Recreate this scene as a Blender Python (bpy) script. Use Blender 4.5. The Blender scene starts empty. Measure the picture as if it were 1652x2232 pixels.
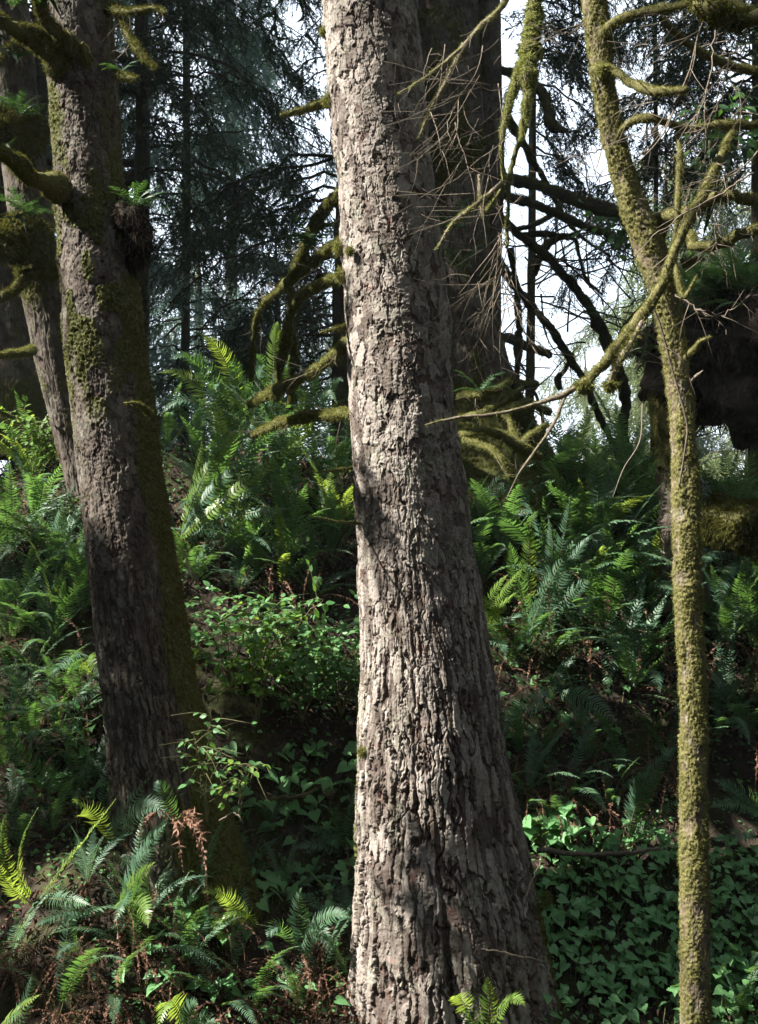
import bpy, math
import numpy as np
from mathutils import Vector, Matrix
C = bpy.context.scene.collection
rng = np.random.default_rng(11)
U = rng.uniform
# ---------------------------------------------------------------- view geometry
HAZE = .0009
K, CZ = 0.8 / 2232.0, 1.6          # metres per picture unit per metre of distance; eye height
def P(x, y, Y):
    return np.array([(x - 826) * K * Y, Y, CZ + (1116 - y) * K * Y], float)
SUN_EL, SUN_H = math.radians(43), np.array([-0.98, -0.18])
SUN_H = SUN_H / np.linalg.norm(SUN_H)
SUN = np.array([SUN_H[0] * math.cos(SUN_EL), SUN_H[1] * math.cos(SUN_EL), math.sin(SUN_EL)])
# ---------------------------------------------------------------- noise
def hsh(i, j, s=0):
    with np.errstate(over='ignore'):
        a = (np.asarray(i).astype(np.int64).astype(np.uint32) * np.uint32(0x9E3779B1)) ^ \
            (np.asarray(j).astype(np.int64).astype(np.uint32) * np.uint32(0x85EBCA77)) ^ np.uint32((s * 0xC2B2AE3D + 0x27D4EB2F) & 0xFFFFFFFF)
        a ^= a >> np.uint32(15); a = a * np.uint32(0x2C1B3C6D); a ^= a >> np.uint32(12)
        a = a * np.uint32(0x297A2D39); a ^= a >> np.uint32(15)
    return a.astype(np.float64) / 4294967296.0
def vn(u, v, s=0, nu=None):
    iu, iv = np.floor(u).astype(np.int64), np.floor(v).astype(np.int64)
    fu, fv = u - iu, v - iv
    fu, fv = fu * fu * (3 - 2 * fu), fv * fv * (3 - 2 * fv)
    w = (lambda k: k % nu) if nu else (lambda k: k)
    a, b = hsh(w(iu), iv, s), hsh(w(iu + 1), iv, s)
    c, d = hsh(w(iu), iv + 1, s), hsh(w(iu + 1), iv + 1, s)
    return (a * (1 - fu) + b * fu) * (1 - fv) + (c * (1 - fu) + d * fu) * fv
def fbm(u, v, s=0, nu=None, oct=4):
    t, amp, tot = 0, 1.0, 0
    for k in range(oct):
        t = t + amp * (vn(u, v, s + k * 7, nu) - .5); tot += amp
        u, v, amp = u * 2, v * 2, amp * .5
        nu = nu * 2 if nu else None
    return t / tot * 2
def voro(u, v, nu, s):
    iu, iv = np.floor(u).astype(np.int64), np.floor(v).astype(np.int64)
    f1 = np.full(u.shape, 9.0); f2 = f1.copy(); idh = np.zeros(u.shape); id2 = idh.copy(); id3 = idh.copy()
    du = idh.copy(); dv = idh.copy()
    for a in (-1, 0, 1):
        for b in (-1, 0, 1):
            ci, cj = (iu + a) % nu, iv + b
            x = iu + a + .12 + .76 * hsh(ci, cj, s) - u
            y = iv + b + .12 + .76 * hsh(ci, cj, s + 1) - v
            d = np.sqrt(x * x + y * y)
            m = d < f1
            f2 = np.where(m, f1, np.minimum(f2, d))
            f1 = np.where(m, d, f1)
            idh = np.where(m, hsh(ci, cj, s + 2), idh); id2 = np.where(m, hsh(ci, cj, s + 3), id2); id3 = np.where(m, hsh(ci, cj, s + 4), id3)
            du = np.where(m, -x, du); dv = np.where(m, -y, dv)
    return f2 - f1, idh, id2, id3, du, dv
def sst(a, b, x):
    t = np.clip((x - a) / (b - a), 0, 1); return t * t * (3 - 2 * t)
# ---------------------------------------------------------------- mesh helpers
def mk(name, V, F, mats, parent=None, attrs=None, smooth=True, midx=None):
    """V (n,3); F list of (m,k) index arrays; one mesh object"""
    V = np.asarray(V, np.float32)
    F = [np.asarray(f, np.int32) for f in (F if isinstance(F, list) else [F]) if len(f)]
    me = bpy.data.meshes.new(name)
    me.vertices.add(len(V)); me.vertices.foreach_set('co', V.ravel())
    loops = np.concatenate([f.ravel() for f in F])
    tot = np.concatenate([np.full(len(f), f.shape[1], np.int32) for f in F])
    st = np.concatenate([[0], np.cumsum(tot)[:-1]]).astype(np.int32)
    me.loops.add(len(loops)); me.loops.foreach_set('vertex_index', loops)
    me.polygons.add(len(tot)); me.polygons.foreach_set('loop_start', st); me.polygons.foreach_set('loop_total', tot)
    me.polygons.foreach_set('use_smooth', np.full(len(tot), smooth, bool))
    for m in (mats if isinstance(mats, (list, tuple)) else [mats]): me.materials.append(m)
    if midx is not None: me.polygons.foreach_set('material_index', np.asarray(midx, np.int32))
    if attrs:
        for k, a in attrs.items():
            at = me.attributes.new(k, 'FLOAT_COLOR', 'POINT')
            at.data.foreach_set('color', np.asarray(a, np.float32).ravel())
    me.update(calc_edges=True); me.validate()
    o = bpy.data.objects.new(name, me); C.objects.link(o)
    if parent is not None:
        o.parent = parent
        if parent.type == 'EMPTY' or parent.type == 'MESH':
            mp = world_of(parent)
            o.matrix_parent_inverse = Matrix.Identity(4)
            o.location = tuple(-np.array(mp))
    return o
def world_of(o):
    p = np.zeros(3)
    while o is not None:
        p = p + np.array(o.location); o = o.parent
    return p
def thing(name, loc, label, cat, group=None):
    o = bpy.data.objects.new(name, None); C.objects.link(o)
    o.location = tuple(loc); o.empty_display_size = .1
    tag(o, label, cat, group); return o
def tag(o, label, cat, group=None, kind=None):
    o['label'] = label; o['category'] = cat
    if group: o['group'] = group
    if kind: o['kind'] = kind
    return o
class Acc:
    def __init__(s): s.V = []; s.T = []; s.Q = []; s.mt = []; s.mq = []; s.n = 0
    def add(s, V, T=None, Q=None, m=0):
        V = np.asarray(V, float).reshape(-1, 3)
        if T is not None and len(T): s.T.append(np.asarray(T) + s.n); s.mt.append(np.full(len(T), m))
        if Q is not None and len(Q): s.Q.append(np.asarray(Q) + s.n); s.mq.append(np.full(len(Q), m))
        s.V.append(V); s.n += len(V)
    def build(s, name, mats, parent=None, **k):
        F = []; mi = []
        if s.T: F.append(np.concatenate(s.T)); mi.append(np.concatenate(s.mt))
        if s.Q: F.append(np.concatenate(s.Q)); mi.append(np.concatenate(s.mq))
        return mk(name, np.concatenate(s.V), F, mats, parent, midx=np.concatenate(mi), **k)
def spline(pts, n):
    pts = np.asarray(pts, float)
    if len(pts) == 2:
        t = np.linspace(0, 1, n)[:, None]; return pts[0] * (1 - t) + pts[1] * t
    p = np.vstack([2 * pts[0] - pts[1], pts, 2 * pts[-1] - pts[-2]])
    out = []
    for q in np.linspace(0, len(pts) - 1 - 1e-6, n):
        i = int(q); t = q - i
        a, b, c, d = p[i], p[i + 1], p[i + 2], p[i + 3]
        out.append(.5 * (2 * b + (c - a) * t + (2 * a - 5 * b + 4 * c - d) * t * t + (3 * b - a - 3 * c + d) * t ** 3))
    return np.array(out)
def nrmz(a): return a / np.maximum(np.linalg.norm(a, axis=-1, keepdims=True), 1e-9)
def frames(path):
    t = nrmz(np.gradient(path, axis=0))
    ref = np.array([0., 0, 1]) if abs(t[0][2]) < .9 else np.array([1., 0, 0])
    n = nrmz(np.cross(t[0], ref)); N = [n]
    for k in range(1, len(path)):
        n = n - t[k] * np.dot(n, t[k]); n = n / max(np.linalg.norm(n), 1e-9); N.append(n)
    N = np.array(N); return t, N, np.cross(t, N)
def tube_geo(path, rad, m=10, rough=0., seed=0, freq=14.):
    path = np.asarray(path, float); n = len(path)
    t, N, B = frames(path)
    th = np.linspace(0, 2 * np.pi, m, endpoint=False)
    rad = np.broadcast_to(rad, (n,)).astype(float)
    L = np.concatenate([[0], np.cumsum(np.linalg.norm(np.diff(path, axis=0), axis=1))])
    R = rad[:, None] * np.ones((1, m))
    if rough:
        nu = max(3, int(m / 4))
        uu = th[None, :] / (2 * np.pi) * nu + np.zeros((n, 1)); vv = L[:, None] * freq + np.zeros((1, m))
        R = R * (1 + rough * fbm(uu, vv, seed, nu, 3))
    nr = N[:, None, :] * np.cos(th)[None, :, None] + B[:, None, :] * np.sin(th)[None, :, None]
    V = (path[:, None, :] + nr * R[:, :, None]).reshape(-1, 3)
    i = np.arange(n - 1)[:, None] * m; j = np.arange(m)[None, :]; j2 = (j + 1) % m
    Q = np.stack([i + j, i + j2, i + m + j2, i + m + j], -1).reshape(-1, 4)
    V = np.vstack([V, path[0], path[-1] + t[-1] * rad[-1] * .6])
    a, b = n * m, n * m + 1
    jj = np.arange(m)
    T = np.vstack([np.stack([np.full(m, a), (jj + 1) % m, jj], -1), np.stack([np.full(m, b), (n - 1) * m + jj, (n - 1) * m + (jj + 1) % m], -1)])
    return V, T, Q, (path, nr, R, t)
# ---------------------------------------------------------------- materials
def mat(name):
    m = bpy.data.materials.new(name); m.use_nodes = True
    nt = m.node_tree; nt.nodes.clear()
    return m, nt, nt.nodes.new('ShaderNodeOutputMaterial')
def nd(nt, t, **kw):
    n = nt.nodes.new(t)
    for k, v in kw.items():
        if k in n.inputs.keys() if isinstance(k, str) else False: n.inputs[k].default_value = v
        else: setattr(n, k, v)
    return n
def rgb(c): return (c[0], c[1], c[2], 1)
def mixc(nt, fac, a, b, typ='MIX'):
    n = nt.nodes.new('ShaderNodeMix'); n.data_type = 'RGBA'; n.blend_type = typ
    for s, v in ((0, fac), (6, a), (7, b)):
        if hasattr(v, 'links') or hasattr(v, 'is_linked'): nt.links.new(v, n.inputs[s])
        elif isinstance(v, (tuple, list)): n.inputs[s].default_value = rgb(v)
        else: n.inputs[s].default_value = v
    return n.outputs[2]
def noise(nt, scale, det=4, rough=.6, vec=None, stretch=None):
    n = nt.nodes.new('ShaderNodeTexNoise'); n.inputs['Scale'].default_value = scale
    n.inputs['Detail'].default_value = det; n.inputs['Roughness'].default_value = rough
    if vec is None:
        vec = nt.nodes.new('ShaderNodeTexCoord').outputs['Object']
    if stretch:
        mp = nt.nodes.new('ShaderNodeMapping'); mp.inputs['Scale'].default_value = stretch
        nt.links.new(vec, mp.inputs['Vector']); vec = mp.outputs['Vector']
    nt.links.new(vec, n.inputs['Vector']); return n.outputs['Fac']
def ramp(nt, x, a, b, lo=0, hi=1):
    n = nt.nodes.new('ShaderNodeMapRange'); n.inputs[1].default_value = a; n.inputs[2].default_value = b
    n.inputs[3].default_value = lo; n.inputs[4].default_value = hi; n.clamp = True
    nt.links.new(x, n.inputs[0]); return n.outputs[0]
def mul(nt, a, b):
    n = nt.nodes.new('ShaderNodeMath'); n.operation = 'MULTIPLY'
    for s, v in ((0, a), (1, b)):
        if hasattr(v, 'is_linked'): nt.links.new(v, n.inputs[s])
        else: n.inputs[s].default_value = v
    return n.outputs[0]
def bump(nt, h, strength, dist):
    b = nt.nodes.new('ShaderNodeBump'); b.inputs['Strength'].default_value = strength; b.inputs['Distance'].default_value = dist
    nt.links.new(h, b.inputs['Height']); return b.outputs['Normal']
def bark_mat(name, dark, light, red, lichen, moss=(.075, .08, .018), crack=(.05, .036, .03), redamt=.62, lichamt=.62):
    m, nt, out = mat(name)
    at = nt.nodes.new('ShaderNodeAttribute'); at.attribute_name = 'bark'
    sp = nt.nodes.new('ShaderNodeSeparateColor'); nt.links.new(at.outputs['Color'], sp.inputs[0])
    n1 = noise(nt, 38, 5, .7, stretch=(1, 1, .55)); n2 = noise(nt, 5.5, 4, .6); n3 = noise(nt, 8.5, 3, .55); n4 = noise(nt, 130, 3, .6, stretch=(1, 1, .4))
    tone = mixc(nt, .5, sp.outputs[0], n1)
    bw = nt.nodes.new('ShaderNodeRGBToBW'); nt.links.new(tone, bw.inputs[0])
    c = mixc(nt, ramp(nt, bw.outputs[0], .30, .66), dark, light)
    c = mixc(nt, mul(nt, ramp(nt, n3, redamt - .08, redamt + .02, 0, .6), ramp(nt, sp.outputs[1], .45, .46, 1, 0)), c, red)
    c = mixc(nt, mul(nt, ramp(nt, n3, redamt + .06, redamt + .1, 0, .75), ramp(nt, n1, .4, .6)), c, red)
    c = mixc(nt, mul(nt, ramp(nt, n2, lichamt - .12, lichamt + .06, 0, .75), ramp(nt, n1, .42, .6)), c, lichen)
    c = mixc(nt, ramp(nt, sp.outputs[1], .25, .8, .9, 0), c, crack)
    c = mixc(nt, ramp(nt, n4, .3, .7, 0, .35), c, mixc(nt, .5, c, (.03, .025, .02)))
    mfac = nt.nodes.new('ShaderNodeMath'); mfac.operation = 'ADD'
    nt.links.new(sp.outputs[2], mfac.inputs[0]); nt.links.new(ramp(nt, n1, .3, .7, -.3, .3), mfac.inputs[1])
    mc = mixc(nt, ramp(nt, n4, .3, .7), tuple(k * .55 for k in moss), tuple(k * 1.25 for k in moss))
    c = mixc(nt, ramp(nt, mfac.outputs[0], .38, .62), c, mc)
    p = nt.nodes.new('ShaderNodeBsdfPrincipled'); nt.links.new(c, p.inputs['Base Color'])
    p.inputs['Roughness'].default_value = .82; p.inputs['Specular IOR Level'].default_value = .25
    nt.links.new(bump(nt, mixc(nt, .5, n1, n4), .55, .006), p.inputs['Normal'])
    nt.links.new(p.outputs[0], out.inputs[0]); return m
def simple(name, a, b, scale, rough=.8, bmp=.4, dist=.01, spec=.25, c3=None, det=5):
    m, nt, out = mat(name)
    n1 = noise(nt, scale, det, .65); n2 = noise(nt, scale * .22, 3, .6)
    c = mixc(nt, ramp(nt, n1, .3, .7), a, b)
    if c3: c = mixc(nt, ramp(nt, n2, .48, .62), c, c3)
    p = nt.nodes.new('ShaderNodeBsdfPrincipled'); nt.links.new(c, p.inputs['Base Color'])
    p.inputs['Roughness'].default_value = rough; p.inputs['Specular IOR Level'].default_value = spec
    if bmp: nt.links.new(bump(nt, n1, bmp, dist), p.inputs['Normal'])
    nt.links.new(p.outputs[0], out.inputs[0]); return m
def leafy(name, a, b, trans, rough=.45, spec=.4, scale=6., tmix=.35, third=None):
    m, nt, out = mat(name)
    oi = nt.nodes.new('ShaderNodeObjectInfo')
    geo = nt.nodes.new('ShaderNodeNewGeometry')
    n1 = noise(nt, scale, 3, .6, vec=geo.outputs['Position'])
    c = mixc(nt, ramp(nt, n1, .3, .7), a, b)
    c = mixc(nt, ramp(nt, oi.outputs['Random'], 0, 1, 0, .6), c, mixc(nt, .5, c, b, 'MULTIPLY') if not third else third)
    p = nt.nodes.new('ShaderNodeBsdfPrincipled'); nt.links.new(c, p.inputs['Base Color'])
    p.inputs['Roughness'].default_value = rough; p.inputs['Specular IOR Level'].default_value = spec
    t = nt.nodes.new('ShaderNodeBsdfTranslucent'); t.inputs[0].default_value = rgb(trans)
    mx = nt.nodes.new('ShaderNodeMixShader'); mx.inputs[0].default_value = tmix
    nt.links.new(p.outputs[0], mx.inputs[1]); nt.links.new(t.outputs[0], mx.inputs[2])
    nt.links.new(mx.outputs[0], out.inputs[0]); return m
M = {}
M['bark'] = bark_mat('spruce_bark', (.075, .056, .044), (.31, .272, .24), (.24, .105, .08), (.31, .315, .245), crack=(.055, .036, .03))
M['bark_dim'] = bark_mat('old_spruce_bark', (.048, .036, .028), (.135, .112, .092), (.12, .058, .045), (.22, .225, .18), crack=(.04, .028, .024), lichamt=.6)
M['bark_moss'] = bark_mat('mossy_bark', (.085, .062, .05), (.17, .14, .11), (.15, .08, .06), (.25, .26, .2), moss=(.085, .085, .02))
M['maple'] = bark_mat('mossy_maple_bark', (.11, .085, .05), (.2, .165, .105), (.16, .12, .07), (.36, .37, .33), moss=(.125, .115, .04), lichamt=.57)
M['moss_lit'] = leafy('sunlit_moss', (.22, .25, .08), (.36, .38, .13), (.34, .36, .1), .9, .1, 20, .3)  # brighter moss copy for the hanging branch, sunlight put into its colour
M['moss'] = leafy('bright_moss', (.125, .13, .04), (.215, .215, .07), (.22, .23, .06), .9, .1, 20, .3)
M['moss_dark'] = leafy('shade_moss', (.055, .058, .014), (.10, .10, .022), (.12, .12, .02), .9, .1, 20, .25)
M['wood'] = simple('dead_wood', (.055, .042, .032), (.16, .13, .10), 45, .85, .5, .004)
M['twig'] = simple('dry_twig', (.10, .08, .058), (.2, .165, .125), 60, .85, 0)
M['limb'] = simple('dark_limb', (.03, .026, .018), (.075, .065, .04), 30, .9, .6, .02, c3=(.065, .07, .018))
M['roots'] = leafy('root_fibres', (.016, .012, .008), (.042, .031, .02), (.03, .02, .01), .9, .1, 9, .05)
M['rot'] = simple('rotten_wood', (.015, .012, .009), (.04, .03, .02), 14, .95, .8, .05)
M['soil'] = simple('forest_soil', (.012, .009, .006), (.036, .025, .017), 9, .95, .8, .05, c3=(.035, .04, .012))
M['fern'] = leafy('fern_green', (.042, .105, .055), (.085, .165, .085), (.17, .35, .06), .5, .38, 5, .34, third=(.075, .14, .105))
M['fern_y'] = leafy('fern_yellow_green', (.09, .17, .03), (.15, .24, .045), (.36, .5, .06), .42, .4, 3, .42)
M['dead'] = leafy('withered_fern', (.12, .062, .04), (.25, .148, .10), (.2, .11, .065), .8, .2, 14, .2, third=(.10, .05, .03))
M['leaf'] = leafy('broad_leaf', (.055, .17, .06), (.135, .27, .095), (.2, .44, .06), .5, .3, 34, .3)
M['carpet_leaf'] = leafy('carpet_leaf', (.07, .20, .075), (.17, .32, .12), (.2, .42, .07), .5, .35, 38, .28, third=(.10, .24, .09))
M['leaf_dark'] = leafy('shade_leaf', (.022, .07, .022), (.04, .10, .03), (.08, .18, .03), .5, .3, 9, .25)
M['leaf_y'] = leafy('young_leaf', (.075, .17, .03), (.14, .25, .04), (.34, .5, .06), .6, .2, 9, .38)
M['stem'] = simple('green_stem', (.07, .08, .03), (.16, .15, .07), 30, .7, 0)
M['needle'] = leafy('dark_needles', (.03, .05, .034), (.05, .08, .048), (.05, .09, .025), .6, .25, 2, .2)
M['needle_hazy'] = leafy('hazed_needles', (.09, .155, .14), (.14, .215, .185), (.10, .18, .10), .6, .3, 2, .25)  # bluish haze of distance put into the needle colour
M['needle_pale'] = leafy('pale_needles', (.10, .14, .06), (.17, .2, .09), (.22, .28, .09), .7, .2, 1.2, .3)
M['screen'] = leafy('screen_needles', (.02, .045, .018), (.04, .075, .025), (.06, .12, .02), .6, .25, 2, .15)  # for the unseen foliage added overhead and sunward to block light
M['forest_screen'] = leafy('forest_screen_needles', (.015, .03, .016), (.03, .05, .022), (.04, .07, .015), .7, .2, 1, .1)  # dark needles of the unseen ring added against sky light
M['litter'] = leafy('litter', (.035, .022, .015), (.12, .075, .05), (.12, .06, .03), .9, .1, 25, .1)
# ---------------------------------------------------------------- ground
def G(X, Y):
    X = np.asarray(X, float); Y = np.asarray(Y, float)
    b = np.interp(Y, [-40, 0, 3, 5, 6.5, 7.4, 8.2, 9.0, 9.7, 10.4, 11.2, 12.5, 15, 40, 400],
                  [0, 0, -.15, -1.05, -1.42, -1.22, -.45, .5, 1.3, 1.9, 2.0, 1.55, .9, .3, 0])
    near = sst(6, 8.5, Y) * (1 - sst(14, 22, Y))
    b = b - near * .075 * (X - .3) * sst(-2, 3, X)
    b = b + near * .28 * fbm(X * .9 + 5, Y * .9, 3, None, 3) + .05 * fbm(X * 5, Y * 5, 9, None, 3) + sst(16, 60, Y) * .8 * fbm(X * .05, Y * .05, 4)
    b = b + .62 * np.exp(-(((X + 1.62) / .62) ** 2 + ((Y - 7.45) / .55) ** 2))
    b = b - .55 * np.exp(-(((X + .48) / .42) ** 2 + ((Y - 8.35) / .32) ** 2))
    return b
def axis(segs):
    out = []
    for a, b, n in segs: out.append(np.linspace(a, b, n, endpoint=False))
    out.append([segs[-1][1]]); return np.concatenate(out)
gx = axis([(-300, -30, 14), (-30, -5, 25), (-5, 5, 250), (5, 30, 25), (30, 300, 14)])
gy = axis([(-60, 4, 24), (4, 6, 25), (6, 13, 200), (13, 30, 30), (30, 400, 20)])
XX, YY = np.meshgrid(gx, gy)
VV = np.stack([XX, YY, G(XX, YY)], -1).reshape(-1, 3)
nx, ny = len(gx), len(gy)
ii = (np.arange(ny - 1)[:, None] * nx + np.arange(nx - 1)[None, :])
g = mk('ground', VV, np.stack([ii, ii + 1, ii + nx + 1, ii + nx], -1).reshape(-1, 4), M['soil'])
g['kind'] = 'structure'
def GP(x, y, y0=5.6, y1=13):
    Ys = np.linspace(y0, y1, 260)
    X = (x - 826) * K * Ys; Z = CZ + (1116 - y) * K * Ys
    d = Z - G(X, Ys)
    k = np.argmax(d < 0) if (d < 0).any() else np.argmin(d)
    return np.array([X[k], Ys[k], float(G(X[k], Ys[k]))])
# ---------------------------------------------------------------- moss fuzz
def fuzz(name, pts, nr, L, mt, parent, w=.22, droop=.5, spread=.75):
    n = len(pts)
    d = nrmz(nr * U(.35, 1, (n, 1)) + rng.normal(0, spread * .5, (n, 3)) + np.array([0, 0, -1.]) * U(0, droop, (n, 1)))
    l = L * U(.4, 1.25, (n, 1))
    side = nrmz(np.cross(d, rng.normal(0, 1, (n, 3)))) * l * w
    base = pts - nr * L * .12
    V = np.stack([base - side * .5, base + side * .5, base + d * l], 1).reshape(-1, 3)
    T = np.arange(3 * n).reshape(-1, 3)
    o = mk(name, V, T, mt, parent, smooth=False); o['kind'] = 'stuff'; return o
def tube_samples(info, n, bias=None):
    path, nr, R, t = info
    seg = np.linalg.norm(np.diff(path, axis=0), axis=1) * (R[:-1, 0] + .004)
    i = rng.choice(len(seg), n, p=seg / seg.sum()); f = U(0, 1, n)
    m = R.shape[1]; a = U(0, m, n); j = a.astype(int) % m; fj = (a - j)[:, None]; j2 = (j + 1) % m
    nn = nrmz(nr[i, j] * (1 - fj) + nr[i, j2] * fj)
    c = path[i] * (1 - f)[:, None] + path[i + 1] * f[:, None]
    r = (R[i, j] * (1 - f) + R[i + 1, j] * f)[:, None]
    if bias is not None:
        keep = U(0, 1, n) < bias(nn, c); nn, c, r = nn[keep], c[keep], r[keep]
    return c + nn * r, nn
def tube_twigs(acc, start, d, ln, r, depth=0, m=4, fork=.5, curl=.25, sag=0.):
    n = max(3, int(ln / .07)); p = [np.array(start, float)]; dd = nrmz(np.array(d, float))
    for k in range(n):
        dd = nrmz(dd + rng.normal(0, curl * .35, 3) + np.array([0, 0, -sag])); p.append(p[-1] + dd * ln / n)
    path = np.array(p); rad = np.linspace(r, max(r * .25, .0007), len(path))
    V, T, Q, _ = tube_geo(path, rad, m); acc.add(V, T, Q)
    if depth > 0:
        for k in range(1, len(path)):
            if U() < fork:
                a = nrmz(rng.normal(0, 1, 3)); t = nrmz(path[k] - path[k - 1])
                tube_twigs(acc, path[k], t * .75 + a * .6, ln * U(.3, .6), r * .5, depth - 1, m, fork, curl, sag)
def branch(parent, pts, r, mt='bark_moss', moss=None, dens=2200, L=.02, name='branch', m=10, rough=.35, n=None, up=True, label=None):
    pts3 = np.array([P(*p) for p in pts])
    ln = np.linalg.norm(np.diff(pts3, axis=0), axis=1).sum()
    n = n or max(8, int(ln / .03))
    path = spline(pts3, n)
    path[1:] += rng.normal(0, 1, (n - 1, 3)) * min(np.mean(r), .03) * .12
    rad = np.interp(np.linspace(0, 1, n), np.linspace(0, 1, len(r)), r)
    rad = rad * (1 + .3 * fbm(np.linspace(0, 1, n) * ln * 7, np.full(n, U(0, 99)), 3, None, 3))
    V, T, Q, info = tube_geo(path, rad, m, rough * 1.5, int(U(0, 999)), 11)
    a = np.zeros((len(V), 4)); a[:, 0] = vn(V[:, 0] * 30, V[:, 2] * 30, 5); a[:, 1] = .6; a[:, 3] = 1
    if moss: a[:, 2] = .75
    o = mk(name, V, [T, Q], M[mt], parent, {'bark': a})
    if label: o['label'] = label
    if moss and np.mean(r) > .012 and ln > .5:
        ta = Acc()
        for k in range(int(ln / .13)):
            i = int(U(3, n - 1)); td = nrmz(path[i] - path[i - 1])
            tube_twigs(ta, path[i], td * .5 + rng.normal(0, .7, 3) + [0, 0, -.25], U(.07, .3), .0028, 1, 3, .4, .4)
        tw_ = ta.build('twigs', M['twig'], o); tw_['kind'] = 'stuff'
    if moss:
        area = ln * 2 * np.pi * np.mean(rad)
        k = int(min(60000, max(150, dens * area / .04 / (L / .02) ** 1.0)))
        p, nn = tube_samples(info, k, (lambda nn, c: (.25 + .75 * sst(-.5, .6, nn[:, 2])) * sst(.2, .55, vn(c[:, 0] * 9 + c[:, 2] * 7, c[:, 2] * 9 - c[:, 1] * 5, 44) + .15)) if up else None)
        fuzz('moss', p, nn, L, M[moss], o)
    return o
# ---------------------------------------------------------------- trunks with modelled bark
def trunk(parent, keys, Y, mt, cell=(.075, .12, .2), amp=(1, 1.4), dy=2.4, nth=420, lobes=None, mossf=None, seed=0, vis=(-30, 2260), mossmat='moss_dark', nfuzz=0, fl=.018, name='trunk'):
    keys = np.array(sorted(keys), float)
    ytop, ybot = keys[0, 0], keys[-1, 0]
    ys = []
    y = ytop
    while y < ybot:
        ys.append(y); y += dy if vis[0] <= y <= vis[1] else dy * 12
    ys.append(ybot); ys = np.array(ys)[::-1]
    c = np.interp(ys, keys[:, 0], (keys[:, 1] + keys[:, 2]) / 2); r = np.interp(ys, keys[:, 0], (keys[:, 2] - keys[:, 1]) / 2)
    ker = np.ones(9) / 9
    c = np.convolve(np.pad(c, 4, 'edge'), ker, 'valid'); r = np.convolve(np.pad(r, 4, 'edge'), ker, 'valid')
    cx = (c - 826) * K * Y; z = CZ + (1116 - ys) * K * Y; R = r * K * Y
    nf = int(nth * .84); a0_ = np.radians(168); th = np.concatenate([np.linspace(a0_, a0_ + np.radians(204), nf, endpoint=False), np.linspace(a0_ + np.radians(204), a0_ + 2 * np.pi, nth - nf, endpoint=False)])
    TH, Z = np.meshgrid(th, z); RR = np.repeat(R[:, None], nth, 1); YS = np.repeat(ys[:, None], nth, 1)
    Rm = float(np.median(R)); nu = max(8, int(round(2 * np.pi * Rm / cell[0])))
    low = sst(600, 2000, YS) if ybot > 1500 else np.full(YS.shape, .4)
    ch = cell[1] + (cell[2] - cell[1]) * low[:, 0]
    dz = np.abs(np.gradient(z)); v1 = np.cumsum(dz / ch)
    v = np.repeat(v1[:, None], nth, 1); u = TH / (2 * np.pi) * nu
    wu = u + .38 * fbm(u * 2, v * 2.2, seed + 40, nu * 2, 3); wv = v + .30 * fbm(u * 2, v * 2, seed + 60, nu * 2, 3)
    A = amp[0] + (amp[1] - amp[0]) * low
    sc = Rm / .3
    def flakes(pu, pv, n, sd, size, asp):
        """overlapping ragged bark scales: the topmost of all that cover a point"""
        iu, iv = np.floor(pu).astype(np.int64), np.floor(pv).astype(np.int64)
        rag = .30 * fbm(pu * 3, pv * 3, sd + 5, n * 3, 3) + .16 * fbm(pu * 9, pv * 9, sd + 6, n * 9, 2)
        best = np.zeros(pu.shape); bid = np.full(pu.shape, -1.); edge = np.zeros(pu.shape)
        for a in (-1, 0, 1):
            for b in (-1, 0, 1):
                ci, cj = (iu + a) % n, iv + b
                H = lambda k: hsh(ci, cj, sd + k)
                dx = pu - (iu + a + .15 + .7 * H(0)); dy = pv - (iv + b + .15 + .7 * H(1))
                sx = size * (.55 + .6 * H(2)); sy = size * (.6 + .7 * H(3)) * asp
                an = (H(4) - .5) * .9; x = dx * np.cos(an) + dy * np.sin(an); y = -dx * np.sin(an) + dy * np.cos(an)
                pw = 3.
                d = (np.abs(x / sx) ** pw + np.abs(y / sy) ** pw) ** (1 / pw) + rag * (1 + .6 * H(9))
                lev = .25 + .75 * H(5)
                hh = lev + (H(6) - .35) * .35 * (-y / sy) + (H(7) - .5) * .35 * (x / sx) + .12 * np.exp(-(1 - np.minimum(d, 1)) / .08)
                c = (d < 1) & (hh > best)
                best = np.where(c, hh, best); bid = np.where(c, H(8), bid); edge = np.where(c, 1 - d, edge)
        return best, bid, edge
    ha, ida, ea = flakes(wu, wv, nu, seed, .62, 1.05)
    uL = u + .15 * fbm(u * 2, v * .8, seed + 41, nu * 2, 3) + .03 * fbm(u * 8, v * 6, seed + 43, nu * 8, 2); vL = v * .58 + .2 * fbm(u * 2, v * 1.2, seed + 61, nu * 2, 3)
    hb, idb, eb = flakes(uL * 2 + .3, vL, nu * 2, seed + 31, .5, 1.05)
    hd, idd, ed = flakes(uL * 4 + .3, vL * 2.1, nu * 4, seed + 33, .55, 1.05)
    hc, idc, ec = flakes(wu * 2 + .5, wv * 2.4, nu * 2, seed + 57, .6, 1.0)
    wl = np.clip(low * 1.15, 0, 1)
    big = ha * (1 - wl) + hb * wl; cov = np.where(wl > .5, idb, ida)
    fine = fbm(u * 3, v * 12 + 1.2 * fbm(u * 2, v * 2, seed + 21, nu * 2, 2), seed + 20, nu * 3, 3)
    i1 = np.where(cov >= 0, cov, .3); j1 = np.where(idc >= 0, idc, .3)
    g2 = fbm(wu * 2, v * .34, seed + 92, nu * 2, 3); cr2 = np.exp(-(g2 / .08) ** 2) * wl
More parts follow.
